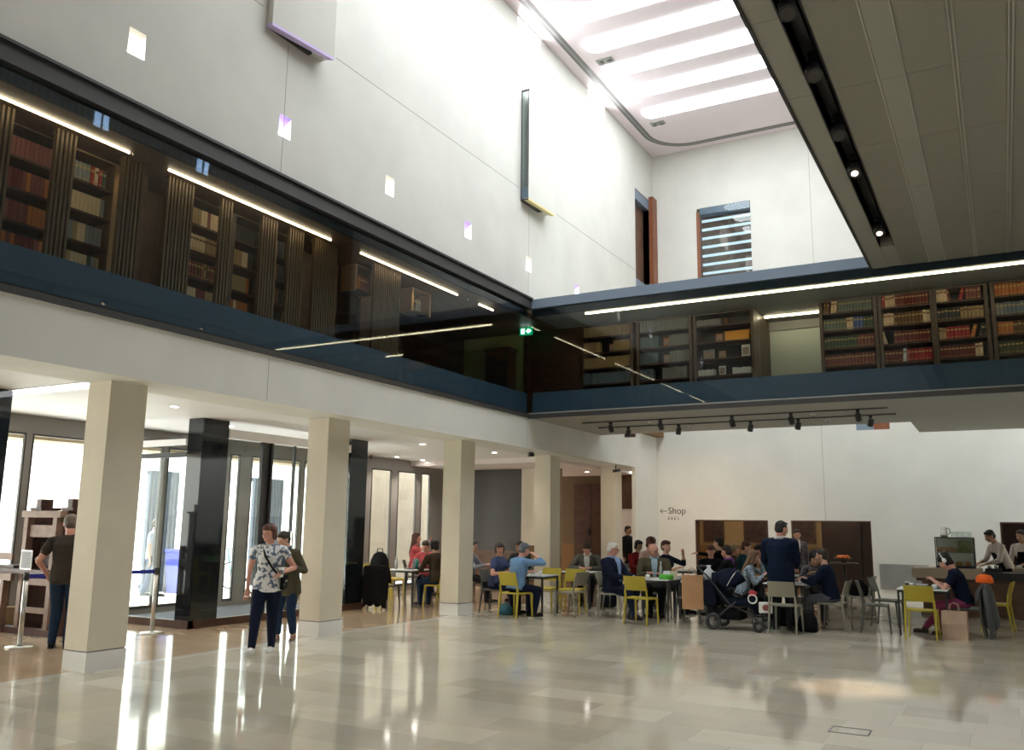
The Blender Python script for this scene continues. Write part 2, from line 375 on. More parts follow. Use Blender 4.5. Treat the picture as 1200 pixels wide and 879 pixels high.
# slatted screens
def slats(y0, y1):
    m_ = MB(); n = int((y1-y0)/.055)
    for k in range(n): m_.box(-9.26, y0+k*.055, 4.0, -9.20, y0+k*.055+.028, 6.118)
    t = thing('slatted_screen', None, 'screen', (0, 0, 0)); m_.build('slats', 'slat', t)
    BX(-9.30, y0, 4.0, -9.262, y1-.02, 4.05).build('bottom_rail', 'darkm', t); BX(-9.30, y0, 6.05, -9.262, y1-.02, 6.118).build('top_rail', 'darkm', t)
    return t
M['slat'] = mat('slat_wood', (.12, .075, .035), .5, var=.1)
sl = [(2.2, 3.3), (4.1, 5.15), (5.62, 5.90), (6.50, 6.88), (7.18, 7.62), (8.08, 8.30), (8.85, 9.18), (9.42, 9.75), (9.98, 10.55), (11.5, 12.3)]
nm = ['outside the left edge', 'at the left edge of the picture', 'in front of the red books', 'right of the pale slot', 'below the start of the second light', 'left of the lit shelves', 'in front of the tan books', 'before the bronze-framed case', 'between two dark gaps', 'last before the bare glass']
for (a, b), q in zip(sl, nm): slats(a, b)['label'] = 'brown vertical slatted screen in the gallery, %s' % q
for o in C.objects:
    if o.name.startswith('slatted_screen') and o.type == 'EMPTY': o['group'] = 'slatted screens of the left gallery'
# pale wall, cabinet, exit sign at the gallery corner
struct('wall_gallery_pale', BX(-11.2, 17.55, 4.0, -9.55, 17.6, 6.12), mat('olive_wall', (.42, .42, .16), .7))
struct('wall_bridge_wood', BX(-9.5, 17.5, 4.0, -8.02, 17.6, 6.12), 'wood', 'dark red-brown timber wall at the bridge corner', 'wall')
ck = thing('dark_cabinet', 'dark wooden display cabinet standing before the olive wall', 'cabinet', (-9.93, 17.15, 4.0))
BX(-.3, -.18, 0, .3, .2, 1.62).build('body', 'wood', ck); BX(-.33, -.21, 1.62, .33, .22, 1.7).build('cornice', 'wood_mid', ck)
BX(-.27, -.195, .1, -.01, -.182, 1.55).build('door', 'blackm', ck); BX(.01, -.195, .1, .27, -.182, 1.55).build('door', 'blackm', ck)
ex = thing('exit_sign', 'green emergency exit sign with white figure and arrow at the gallery corner', 'sign', (-9.19, 17.0, 5.94))
M['green_e'] = mat('exit_green', (.0, .2, .08), .4, emit=(.0, .35, .14), estr=.9); M['white_e'] = mat('exit_white', (1, 1, 1), emit=(.8, 1, .9), estr=3)
BX(-.16, 0, 0, .16, .04, .18).build('panel', 'green_e', ex)
g = MB(); g.box(-.12, -.004, .03, -.03, -.001, .15); g.box(.01, -.004, .075, .10, -.001, .105); g.box(.04, -.004, .04, .07, -.001, .14)
g.prism([(.10, .05), (.14, .09), (.10, .13)], 'y', -.004, -.001); g.build('pictogram', 'white_e', ex)

# ------------------------------------------------------------------ bridge
struct('floor_bridge', BX(XL-.02, YB+.01, ZB, 10, 19.8, 4.0), 'soffit', 'underside slab of the glazed bridge', 'floor')
struct('floor_bridge_ext', BX(-1.55, 19.8, ZB-.0, 10, 22.0, 4.0), 'panel2')
struct('trim_10', MB().box(XL, YB-.03, ZB-.02, 10, YB+.03, ZB+.07), 'fascia', 'dark steel edge under the bridge glass', 'edge trim')
struct('trim_11', BX(XL+.05, YB+.09, 4.0, 10, YB+.14, 4.44), 'blue', 'blue metal upstand behind the bridge glass', 'upstand')
struct('trim_12', BX(XL, YB-.04, 6.245, 10, YB+.2, ZT), 'bluelt', 'slate blue fascia along the top of the bridge', 'fascia')
struct('trim_13', BX(XL+.02, YB+.09, 6.10, 10, YB+.14, 6.25), 'bluedk')
struct('roof_bridge', BX(XL-.02, YB+.2, 6.13, 10, 19.8, ZT-.01), 'soffit')
struct('wall_bridge_back', BX(XL, 19.7, 4.0, 10, 19.8, 6.12), 'plaster')
bp_ = [XL+.02, -6.1, -3.73, -1.10, 1.3, 3.7, 6.1, 10]
for i in range(len(bp_)-1):
    struct('window_%d' % (41+i), BX(bp_[i]+.006, YB+.012, 3.97, bp_[i+1]-.006, YB+.027, 6.25), 'glass2', 'frameless glass pane of the bridge, bay %d from the corner' % (i+1), 'window')
for i, (a, b) in enumerate([(-7.43, -4.6), (-4.59, -1.6), (-1.59, 1.4), (1.41, 4.4)]):
    tag(BX(a, 16.39, 6.095, b, 16.41, 6.13).build('linear_light', 'lampw'), 'linear ceiling light of the bridge, ' + ['at the timber wall end', 'above the orange box', 'above the red bound volumes', 'beyond the right edge'][i], 'ceiling light', 'linear lights of the bridge')
# soffit tracks with spots
def spot(loc, aim, lab, grp, col='blackm', lit=False, s=1.):
    t = thing('track_spotlight', lab, 'spotlight', loc, 0, grp)
    a = V(aim).normalized()
    MB().box(-.03*s, -.03*s, -.05*s, .03*s, .03*s, 0).cyl((0, 0, -.05*s), (0, 0, -.09*s), .012*s, n=8).build('mount', col, t)
    c0 = V((0, 0, -.12*s))-a*.06*s; c1 = c0+a*.15*s
    MB().tube([c0, c0+a*.02*s, c1], [.035*s, .055*s, .058*s], 14).build('lamp_head', col, t)
    MB().cyl(c1+a*.0005, c1+a*.004, (.030 if lit else .045)*s, n=14).build('lens', 'spot' if lit else 'darkm', t)
    return t
for k, (y, x0, x1) in enumerate([(17.25, -7.9, -1.72), (18.25, -7.95, -1.68)]):
    tag(BX(x0, y-.018, ZB-.022, x1, y+.018, ZB).build('light_track', 'blackm'), ['black lighting track nearer the glass under the bridge', 'black lighting track nearer the far wall under the bridge'][k], 'light track')
for k, x in enumerate([-7.23, -6.11, -4.61, -3.46, -2.24]):
    spot((x, 17.25, ZB-.022), (.1, .6, -1), 'black spotlight on the nearer bridge track, %s' % ['first from the left', 'second, glowing warm', 'third, mid-span', 'fourth, beside another on the rear track', 'last at the right end'][k], 'spotlights under the bridge', lit=k < 2)
for k, x in enumerate([-7.22, -6.05, -4.49, -3.52, -2.14]):
    spot((x, 18.25, ZB-.022), (-.3, .3, -1), 'black spotlight on the rear bridge track, %s' % ['first from the left', 'second, before the Shop lettering', 'third, mid-span', 'fourth, paired with the nearer track', 'last at the right end'][k], 'spotlights under the bridge')
for k, (x, y) in enumerate([(-6.47, 17.6), (-3.11, 17.6), (-5.9, 18.6), (-3.0, 18.6)]):
    d = thing('smoke_detector', 'small pale ceiling detector under the bridge, %s' % ['left front', 'right front', 'left rear', 'right rear'][k], 'detector', (x, y, ZB))
    MB().lathe([(.045, -.04), (.055, -.02), (.055, 0)], n=14).build('body', 'steel', d); MB().cyl((0, 0, -.07), (0, 0, -.04), .012).build('sensor', 'groove', d)

# ------------------------------------------------------------------ overhanging ceiling on the right
oc = MB(); oc.box(XO, -7, 6.20, -1.43, YB-.06, 6.6); oc.box(-1.23, -7, 6.20, 10, YB-.06, 6.6); oc.box(-1.43, 14.75, 6.20, -1.23, YB-.06, 6.6); oc.box(-1.43, -7, 6.45, -1.23, 14.75, 6.6)
struct('ceiling_overhang', oc, 'panel2', 'low grey-green panelled ceiling overhanging the right of the hall', 'ceiling')
pn = MB()
xs = [-1.22, -.80, -.53, -.12, -.06, .35, .42, .84, .90, 1.32, 1.38, 1.8, 1.86, 2.3, 2.36, 2.8, 2.86, 3.3, 3.36, 3.8]
for (a, b) in [(-1.22, -.80)]+[(xs[i], xs[i+1]) for i in range(2, len(xs)-1, 2)]:
    y = -7.
    while y < YB-.1:
        pn.box(a, y, 6.192, b, min(y+1.594, YB-.07), 6.201); y += 1.6
struct('trim_20', pn, 'panel', 'perforated ceiling panels of the overhang', 'ceiling panels')
pp = MB()
for (a, b) in ((-1.69, -1.44), (-.775, -.555)):
    y = -7.
    while y < YB-.1:
        pp.box(a, y, 6.190, b, min(y+1.594, YB-.07), 6.201); y += 1.6
struct('trim_21', pp, 'panel2')
st = MB()
for x in [-.79, -.545]+[(xs[i]+xs[i+1])/2+d for i in range(3, len(xs)-1, 2) for d in (-.018, .018)]: st.box(x-.008, -7, 6.184, x+.008, YB-.07, 6.2)
struct('trim_22', st, 'strip')
struct('trim_23', BX(XO-.03, -7, 6.17, XO, YB-.06, 6.62), 'fascia')
struct('trim_24', MB().box(-1.43, -7, 6.40, -1.23, 14.75, 6.449).box(-1.445, -7, 6.19, -1.43, 14.75, 6.45).box(-1.23, -7, 6.19, -1.215, 14.75, 6.45), 'blackm')
tag(BX(-1.36, -7, 6.33, -1.30, 14.6, 6.40).build('light_track', 'blackm'), 'black lighting track recessed in the slot of the overhanging ceiling', 'light track')
for k, y in enumerate([4.6, 5.9, 7.2, 8.4, 9.9, 11.1, 13.64]):
    spot((-1.33, y, 6.33), (.15 if k != 6 else .1, -.55, -1), 'black recessed spotlight in the ceiling slot, %s' % ['behind the view', 'just outside the top edge', 'topmost in view, unlit', 'second from the top, unlit', 'third from the top, unlit', 'upper of the two glowing ones', 'lowest glowing one near the slot end'][k], 'spotlights in the ceiling slot', lit=k > 4, s=1.4)
# upper well enclosing walls
struct('wall_right_upper', BX(XO+.02, -7, 6.6, XO+.2, YB+.1, ZC), 'slatw', 'dark slatted timber wall above the overhanging ceiling', 'wall')
for i, y in enumerate((4.6, 10.35, 12.95)):
    w_ = struct('window_%d' % (120+i), MB().box(XO+.0, y-.16, 9.52, XO+.018, y-.02, 9.88).box(XO+.0, y+.02, 9.52, XO+.018, y+.16, 9.88), 'skyb'); MB().box(XO-.02, y-.19, 9.48, XO, y+.19, 9.52).box(XO-.02, y-.19, 9.88, XO, y+.19, 9.92).box(XO-.02, y-.02, 9.52, XO, y+.02, 9.88).build('frame', 'blackm', w_)
struct('wall_right_upper_far', BX(3.0, YB+.1, ZT, 3.2, YF, ZC), 'slatw')
struct('wall_upper_mid', BX(XO+.2, YB-.1, 6.6, 3.2, YB+.1, ZC), 'plaster')
struct('wall_right', BX(10, -7, 0, 10.2, 29.5, 6.6), 'plaster')
for i, y in enumerate((-6.5, -3.0, .5, 4.0)):
    struct('window_%d' % (80+i), BX(9.96, y, .3, 9.99, y+3.4, 3.6), 'side_fill')  # unseen glowing panels added to brighten the hall side of the columns
sl_ = bpy.data.lights.new('slot_beam', 'SPOT'); sl_.energy = 1500; sl_.spot_size = .24; sl_.spot_blend = 1.0; sl_.shadow_soft_size = .04; sl_.color = (1, .74, .5)
so_ = bpy.data.objects.new('slot_beam', sl_); C.objects.link(so_); so_.location = (-1.34, 10.95, 6.10); so_.rotation_euler = (V((-1.55, 10.2, 0))-V(so_.location)).to_track_quat('-Z', 'Y').to_euler()
struct('wall_near', BX(-13.9, -7.2, -.1, 10.2, -7, ZC), 'plaster')

# ------------------------------------------------------------------ far wall
fw = MB()
holes = [(-7.23, -5.67, 8.62, 10.9), (-3.16, -2.36, 4.2, 5.2), (-7.49, -5.50, .0, 1.885), (-4.90, -2.94, 0, 1.885), (-.09, 2.6, 0, 1.885)]
fw.holewall('y', YF, XL, 10, 0, ZC, holes, .3)
struct('wall_far', fw, 'plaster', 'tall pale far wall of the hall', 'wall')
jj = MB(); jj.box(-4.02, YF-.002, 6.5, -4.01, YF+.001, ZC); jj.box(-4.03, YF-.002, 1.9, -4.02, YF+.001, 4.6); jj.box(-1.9, YF-.002, 6.5, -1.89, YF+.001, ZC)
struct('trim_25', jj, jm)
# upper window in the far wall
uw = thing('louvred_window', 'upper far-wall window with pale horizontal louvres and brown wooden jamb', 'window', (-7.23, YF, 8.62))
BX(0, -.05, 0, .09, .28, 2.18).build('jamb', 'wood_red', uw)
BX(.0, .28, 0, 1.56, .3, 2.28).build('back_panel', 'walnut', uw)
BX(.1, -.03, 2.08, 1.56, .26, 2.28).build('header', 'bluelt', uw); BX(.1, -.01, 0.02, 1.56, .26, .18).build('sill', 'bluelt', uw)
M['louv'] = mat('frosted_louvre', (.6, .72, .8), .4, emit=(.72, .88, 1), estr=.55)
for k in range(7): BX(.11, .12, .30+.265*k, 1.54, .16, .37+.265*k).build('louvre', 'louv', uw)
BX(.1, -.04, 0.02, 1.56, -.03, 2.28).build('pane', 'glass2', uw)
lo = thing('low_wall_opening', 'dark opening with blue-grey and brown reveals high on the far wall under the bridge', 'window', (-3.16, YF, 4.2))
BX(0, .01, 0, .42, .28, 1.0).build('blue_reveal', 'bluelt', lo); BX(.42, .005, 0, .8, .29, 1.0).build('wood_reveal', 'wood_red', lo)
struct('trim_26', BX(XL, 22.5, 4.22, XL+.22, YF-.01, 4.40), 'ochre')
# openings behind the far wall
struct('wall_back_room', BX(-8.5, 27.0, 0, 10, 27.2, 3.2), 'tan'); struct('ceiling_back_room', BX(-8.6, YF+.3, 2.7, 10, 29.5, 2.8), 'white')
struct('trim_27', BX(-8.5, 26.96, 0, -3.2, 27.0, 1.15), 'ochre')
struct('wall_back_side', BX(-8.6, YF+.3, 0, -8.5, 27.2, 2.8), 'tan')
struct('trim_28', MB().box(-7.49, YF-.004, 0, -7.46, YF+.3, 1.885).box(-5.53, YF-.004, 0, -5.5, YF+.3, 1.885).box(-7.49, YF-.004, 1.86, -5.5, YF+.3, 1.89), 'wood')
struct('trim_29', MB().box(-4.90, YF-.004, 0, -4.87, YF+.3, 1.885).box(-2.97, YF-.004, 0, -2.94, YF+.3, 1.885).box(-4.9, YF-.004, 1.86, -2.94, YF+.3, 1.89), 'wood')
d3 = struct('door_3', BX(-4.3, YF+.9, 0, -2.95, YF+1.0, 2.7), 'woodvd', 'dark brown timber door wall inside the right-hand opening', 'door')
BX(-3.35, YF+.86, 0, -3.32, YF+.90, 2.6).build('leaf_edge', 'blackm', d3)
d4 = struct('door_4', BX(-.2, YF+1.6, 0, 6, YF+1.7, 2.7), 'woodvd'); 
struct('trim_30', MB().box(-.09, YF-.004, 0, -.05, YF+.3, 1.885).box(-.09, YF-.004, 1.86, 2.6, YF+.3, 1.89), 'wood')
def picture(x0, x1, lab, y=26.98, z0=1.25, z1=1.98):
    t = thing('framed_picture', lab, 'picture', (x0, y, z0), 0, 'dark framed pictures behind the far wall openings'); W = x1-x0; H = z1-z0
    MB().box(0, -.04, 0, W, -.002, .05).box(0, -.04, H-.05, W, -.002, H).box(0, -.04, .05, .05, -.002, H-.05).box(W-.05, -.04, .05, W, -.002, H-.05).build('frame', 'wood', t)
    BX(.05, -.02, .05, W-.05, -.005, H-.05).build('canvas', mat('dark_canvas', (.05, .028, .024), .7, var=.5, vscale=5), t)
picture(-8.2, -7.55, 'dark framed picture at the left of the window opening'); picture(-6.95, -6.1, 'large dark framed picture seen in the centre of the window opening'); picture(-5.6, -4.85, 'dark framed picture partly behind the standing man in navy')
for k, (x, y) in enumerate([(-7.4, 25.4), (-5.2, 25.4), (-3.9, 24.5), (1.2, 24.9)]):
    t = thing('added_room_light', 'unseen warm light added in the room behind the far wall, %s' % ['left', 'centre', 'right', 'kitchen side'][k], 'ceiling light', (x, y, 2.7), 0, 'added lights behind the far wall')
    MB().cyl((0, 0, -.05), (0, 0, -.001), .16, n=20).build('body', 'white', t); MB().cyl((0, 0, -.056), (0, 0, -.0505), .14, n=20).build('glow_face', 'lampd', t)
    ld = bpy.data.lights.new('room_fill', 'POINT'); ld.energy = 15 if k < 3 else 3; ld.color = (1, .84, .6); ld.shadow_soft_size = .14; lo2 = bpy.data.objects.new('room_fill', ld); C.objects.link(lo2); lo2.parent = t; lo2.location = (0, 0, -.25)  # unseen lamps added to brighten the dark back room
for k, (x, tx, en) in enumerate([(-7.22, -8.2, 160), (-6.05, -6.6, 150), (-4.49, -4.9, 60)]):
    ld = bpy.data.lights.new('wall_wash', 'SPOT'); ld.energy = en; ld.color = (1, .72, .45); ld.spot_size = .95; ld.spot_blend = .9; ld.shadow_soft_size = .05
    lo2 = bpy.data.objects.new('wall_wash', ld); C.objects.link(lo2); lo2.location = (x-.03, 18.38, ZB-.28); lo2.rotation_euler = (V((tx, YF, 1.6))-V(lo2.location)).to_track_quat('-Z', 'Y').to_euler()
# vent grille
vg = thing('wall_vent_panel', 'grey ribbed vent panel low on the far wall beside the counter', 'vent', (-2.8, YF, .22))
BX(0, -.02, 0, 1.12, -.001, .62).build('frame', 'soffit', vg)
vm = MB()
for k in range(40): vm.box(.02+k*.027, -.028, .02, .034+k*.027, -.02, .60)
vm.build('grille', mat('vent_grey', (.34, .34, .33), .5), vg)

# ------------------------------------------------------------------ skylight ceiling
struct('ceiling', BX(XL-.45, -7.2, ZC, 3.2, YF+.3, ZC+.2), 'ceil', 'white ceiling with long skylight strips', 'ceiling')
def rrect(x0, x1, y0, y1, r, n=6):
    p = []
    for cx, cy, a in ((x1-r, y0+r, -90), (x1-r, y1-r, 0), (x0+r, y1-r, 90), (x0+r, y0+r, 180)):
        for k in range(n+1): t = math.radians(a+90*k/n); p.append((cx+r*math.cos(t), cy+r*math.sin(t)))
    return p
for k in range(0, 11):
    yc = 21.1-1.27*k
    MB_ = MB().prism(rrect(-7.8, -1.95, yc-.29, yc+.29, .22), 'z', ZC-.03, ZC-.0005)
    o = struct('window_%d' % (60+k), MB_, 'sky', 'long glowing skylight strip, number %d from the far wall' % (k+1), 'skylight')
def ribbon(mb, pts, w, z0, z1):
    L = []; R = []
    for i, p in enumerate(pts):
        a = V(pts[min(i+1, len(pts)-1)])-V(pts[max(i-1, 0)]); a = V((a.x, a.y)).normalized(); n = V((-a.y, a.x))
        L.append((p[0]+n.x*w/2, p[1]+n.y*w/2)); R.append((p[0]-n.x*w/2, p[1]-n.y*w/2))
    for i in range(len(pts)-1):
        mb.add([(*L[i], z0), (*R[i], z0), (*R[i+1], z0), (*L[i+1], z0)], [(0, 1, 2, 3)])
gpth = [(-8.2, -7)]+[(-8.2, 22.4)]+[(-8.2+1.1*(1-math.cos(t)), 22.4+1.1*math.sin(t)) for t in [PI/2*i/10 for i in range(1, 11)]]+[(-1.7, 23.5)]
g = MB(); ribbon(g, gpth, .20, ZC-.004, 0); struct('trim_40', g, 'groove', 'dark curved groove around the edge of the skylight ceiling', 'groove')
for d in (-.065, 0, .065):
    pass
g = MB(); ribbon(g, gpth, .03, ZC-.008, 0); struct('trim_41', g, mat('groove_light', (.42, .40, .40), .5))
for k, y in enumerate((14.3, 18.03, 21.77)):
    t = thing('twin_downlight', ['twin square downlight in the skylight ceiling, outside the top edge', 'twin square downlight in the skylight ceiling, upper of the two', 'twin square downlight in the skylight ceiling, lower one near the corner'][k], 'downlight', (-7.64, y, ZC), 0, 'twin downlights in the skylight ceiling')
    BX(-.2, -.12, -.02, .2, .12, -.001).build('tray', 'soffit', t)
    for d in (-.1, .1): MB().cyl((d, .03, -.05), (d, .03, -.02), .055).build('lamp', 'groove', t)
M['patch_glow'] = mat('daylight_glow', (1, 1, 1), emit=(.95, .97, 1), estr=4)
# ------------------------------------------------------------------ arcade behind the columns
struct('ceiling_arcade', BX(-13.9, -7, 3.33, -9.40, 27.5, 3.45), 'white', 'low white ceiling behind the columns', 'ceiling')
struct('trim_50', BX(-13.9, 19.0, 3.20, -9.41, 24.6, 3.33), mat('pinkish_bulkhead', (.72, .64, .62), .7))
def dl(x, y, lab, r=.06, z=3.329, lit=True, en=90):
    t = thing('recessed_downlight', lab, 'downlight', (x, y, z), 0, 'downlights of the low arcade ceiling')
    MB().lathe([(r+.02, -.006), (r+.02, 0), (r, 0), (r, -.006), (r+.02, -.006)], n=16, cap=False).build('rim', 'steel', t)
    MB().cyl((0, 0, -.004), (0, 0, -.0005), r*.95, n=16).build('lamp', 'lampn' if lit else 'groove', t)
    ld = bpy.data.lights.new('downlight_beam', 'SPOT'); ld.energy = en; ld.spot_size = 2.2; ld.spot_blend = .6; ld.shadow_soft_size = .06; ld.color = (1, .9, .78)
    lo_ = bpy.data.objects.new('downlight_beam', ld); C.objects.link(lo_); lo_.parent = t; lo_.location = (0, 0, -.02)
for x, y, q in [(-10.56, 8.66, 'right of the nearest column'), (-13.2, 17.67, 'left one before the cafe windows'), (-13.2, 19.1-.3, 'right one before the cafe windows'), (-10.57, 15.03, 'near the top of the third column'), (-10.2, 17.4, 'above the seated couple'),
                (-11.8, 10.9, 'inside the glass lobby'), (-12.6, 12.2, 'deeper inside the glass lobby'), (-10.6, 12.4, 'before the second column')]:
    dl(x, y, 'small round recessed downlight, ' + q)
dl(-10.25, 22.7, 'small round downlight in the lower bulkhead near the timber doors', z=3.199, en=14)
for x, y in ((-13.3, 8.3), (-13.1, 8.6)):
    pass
for k, y in enumerate((2.85, 6.62)):  # glowing strips added in place of daylight reflected on the arcade ceiling
    t = thing('daylight_patch', 'glowing ceiling strip standing in for reflected daylight, %s' % ['outside the left edge', 'cut by the left edge of the picture', 'above the walking woman', 'above the arcade chairs'][k], 'ceiling light', (0, 0, 3.33), 0, 'daylight patches of the arcade ceiling')
    BX(-11.6, y, -.006, -9.5, y+.34, -.0005).build('glow_face', 'patch_glow', t); MB().box(-11.63, y-.02, -.01, -9.47, y, -.0005).box(-11.63, y+.34, -.01, -9.47, y+.36, -.0005).build('rim', 'white', t)
# facade
gl = [(-6.9, -3.2), (-3.0, 1.4), (1.6, 5.0), (5.2, 8.41), (8.52, 11.08), (11.20, 12.58), (12.74, 13.0), (13.32, 14.8), (14.92, 15.9), (17.35, 18.17), (18.45, 19.27), (19.5, 19.92)]
fm = MB(); fm.holewall('x', -13.72, -7, 21.0, 0, 3.33, [(a, b, .10, 3.04) for a, b in gl], -.06)
struct('wall_facade', fm, mat('facade_grey', (.30, .285, .27), .5), 'grey metal framed window wall to the street', 'wall')
for i, (a, b) in enumerate(gl):
    w_ = struct('window_%d' % (90+i), BX(-13.745, a, .10, -13.735, b, 3.04), 'glass')
    MB().box(-13.76, a, .10, -13.71, a+.025, 3.04).box(-13.76, b-.025, .10, -13.71, b, 3.04).box(-13.76, a+.025, 3.01, -13.71, b-.025, 3.04).box(-13.76, a+.025, .10, -13.71, b-.025, .15).build('frame', 'darkm', w_)
struct('wall_facade_outer', BX(-14.0, 15.95, 0, -13.85, 17.3, 3.4), 'plaster_warm')
# granite piers
for y0, y1, x0, lab in ((6.05, 6.66, -11.62, 'polished black granite pier cut by the left edge of the picture'), (9.83, 10.38, -11.60, 'large polished black granite pier at the corner of the glass lobby'), (13.55, 14.08, -11.60, 'polished black granite pier behind the second stone column')):
    c = struct('granite_pier', BX(x0, y0, 0, -11.26, y1, 3.33), 'granite', lab, 'pier')
# lobby
lb = MB(); lb.box(-13.7, 9.78, 0, -11.24, 9.90, .12).box(-11.36, 9.80, 0, -11.24, 14.09, .12)
struct('trim_51', lb, 'wood'); struct('floor_mat', BX(-13.65, 9.9, .0, -11.36, 14.05, .02), 'mat_')
struct('trim_52', BX(-11.42, 10.39, 3.05, -11.24, 13.54, 3.20), 'white')
struct('window_110', BX(-13.6, 9.84, .12, -11.61, 9.85, 3.05), 'glass', 'clear side glass of the entrance lobby', 'window')
struct('window_111', MB().box(-11.31, 10.39, .12, -11.30, 11.2, 3.05).box(-11.31, 11.45, .12, -11.30, 13.54, 3.05), 'glass', 'clear front glass of the entrance lobby', 'window')
struct('trim_53', MB().box(-11.34, 11.19, .12, -11.27, 11.24, 3.05).box(-11.34, 11.40, .12, -11.27, 11.45, 3.05).box(-11.33, 11.24, .12, -11.31, 11.40, 3.05).box(-11.34, 12.0, .12, -11.28, 12.03, 3.05).box(-13.6, 9.83, 2.70, -11.61, 9.87, 2.78), 'blackm')
struct('trim_54', MB().box(-13.6, 9.80, 2.9, -11.61, 9.9, 3.0), 'white')
for y in (12.02,):
    MBb = MB().box(-11.29, y-.02, 1.0, -11.25, y+.02, 1.5); h = tag(MBb.build('door_pull_handle', 'steel'), 'steel pull handle on the glass lobby front', 'handle')
# end walls
M['slatdk'] = lined('dark_louvre_wall', (.085, .065, .05), (.018, .014, .012), .055, 2, .35, .55)
struct('wall_louvred', BX(-13.7, 20.98, 1.0, -11.42, 21.1, 3.33), 'slatdk', 'dark horizontally ribbed wall behind the cafe seats', 'wall')
struct('wall_louvred_base', BX(-13.7, 20.99, 0, -11.42, 21.1, 1.0), 'walnut')
struct('wall_cafe_end', BX(-11.42, 20.97, 0, -10.35, 21.1, 3.33), 'plaster_warm'); struct('trim_55', BX(-11.42, 20.955, 0, -10.34, 20.98, 1.15), 'ochre')
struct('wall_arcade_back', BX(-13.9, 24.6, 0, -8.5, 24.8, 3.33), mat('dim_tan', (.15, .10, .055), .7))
struct('wall_arcade_side', BX(-10.36, 21.1, 0, -10.30, 21.2, 3.33), 'tan')
struct('trim_56', BX(-13.9, 24.57, 0, -8.6, 24.6, 1.15), 'ochre')
d5 = struct('door_5', BX(-11.5, 24.5, 0, -10.35, 24.56, 2.95), 'wood', 'dark timber double door at the end of the arcade', 'door')
BX(-10.93, 24.49, 0, -10.92, 24.5, 2.95).build('leaf_gap', 'blackm', d5); MB().box(-11.05, 24.45, 1.4, -10.98, 24.5, 1.6).build('plate', 'blackm', d5)
struct('door_6', BX(-10.0, 24.4, 2.2, -8.6, 24.5, 3.33), 'wood'); struct('trim_57', MB().box(-9.52, 24.4, 0, -9.4, 24.5, 2.2).box(-9.4, 24.3, 0, -8.6, 24.5, 2.2), 'wood')
struct('wall_corridor', BX(-10.3, 24.55, 0, -9.5, 24.58, 2.2), 'white')
sg = thing('toilet_sign', 'small dark pictogram sign above the corridor opening beside the last column', 'sign', (-9.66, 24.39, 2.3))
gm = MB()
for k in range(3): gm.cyl((k*.1, 0, .12), (k*.1, .006, .12), .022, n=8); gm.box(k*.1-.022, 0, 0, k*.1+.022, .006, .09)
gm.build('pictogram', 'blackm', sg)
sp1 = thing('ceiling_security_camera', 'small black camera on the beam above the seated couple', 'camera', (-9.0, 16.95, 3.266))
MB().cyl((0, 0, -.03), (0, 0, 0), .03).build('mount', 'blackm', sp1); MB().cyl((-.04, -.05, -.06), (.04, .04, -.05), .045).build('housing', 'blackm', sp1)
sp2 = thing('ceiling_security_camera', 'small black camera on a bracket beside the last column', 'camera', (-8.75, 21.2, 3.266))
MB().cyl((0, 0, -.14), (0, 0, 0), .014).build('mount', 'blackm', sp2); MB().cyl((-.06, -.06, -.17), (.10, .06, -.14), .035).build('housing', 'blackm', sp2)
for k, (x, y) in enumerate([(-10.9, 7.9), (-13.4, 16.9)]):
    t = thing('ceiling_sensor', ['small dark sensor on the arcade ceiling near the left edge', 'small dark sensor on the arcade ceiling before the cafe windows'][k], 'sensor', (x, y, 3.329)); MB().cyl((0, 0, -.09), (0, 0, 0), .03).build('body', 'groove', t); MB().cyl((0, 0, -.10), (0, 0, -.09), .02).build('lens', 'blackm', t)

# ------------------------------------------------------------------ outside
M['pave'] = mat('street_paving', (.62, .60, .56), .8, var=.08)
M['ashlar'] = stone_floor('ashlar', (.34, .27, .19), (.29, .23, .16), (.36, .30, .22), .62, .30, .9)
nt = M['ashlar'].node_tree
mp = nt.nodes.new('ShaderNodeMapping'); mp.inputs['Rotation'].default_value = (0, PI/2, PI/2)
tcn = [n for n in nt.nodes if n.type == 'TEX_COORD'][0]; brn = [n for n in nt.nodes if n.type == 'TEX_BRICK'][0]
cx = nt.nodes.new('ShaderNodeSeparateXYZ'); cb = nt.nodes.new('ShaderNodeCombineXYZ')
nt.links.new(tcn.outputs['Object'], cx.inputs[0]); nt.links.new(cx.outputs[1], cb.inputs[0]); nt.links.new(cx.outputs[2], cb.inputs[1]); nt.links.new(cb.outputs[0], brn.inputs['Vector'])
struct('ground', BX(-70, -40, -.3, -13.9, 60, -.02), 'pave', 'bright street paving outside', 'ground')
struct('wall_street', BX(-16.6, 18.6, -.02, -16.0, 30, 6), 'ashlar', 'beige ashlar wall seen through the cafe windows', 'wall')
struct('portico_lintel', BX(-16.2, -20, 3.12, -15.5, 18.6, 3.9), 'ashlar'); struct('roof_portico', BX(-16.2, -20, 3.5, -13.9, 18.6, 3.6), 'plaster_warm')
hb = thing('street_building', 'pale sunlit building across the street', 'building', (-34, 8, -.02))
MB().box(-2, -40, 0, 0, 40, 11).build('facade', mat('pale_building', (.75, .70, .62), .8), hb)
def scr(x, y, n, lab, h=2.9, col='bluelt'):
    t = thing('fluted_screen', lab, 'screen', (x, y, -.02)); m_ = MB()
    for k in range(n): m_.box(-.05, k*.13, 0, .05, k*.13+.07, h)
    m_.build('fins', col, t); MB().box(-.07, -.03, h-.1, -.05, n*.13, h).box(-.07, -.03, .1, -.05, n*.13, .2).build('rails', 'darkm', t)
M['finb'] = mat('blue_grey_fin', (.05, .062, .085), .5)
scr(-18, 14.2, 7, 'blue-grey vertical-finned screen outside, seen left of the granite pier', col='finb'); scr(-18, 17.6, 9, 'blue-grey vertical-finned screen outside, seen above the walking woman', col='finb')
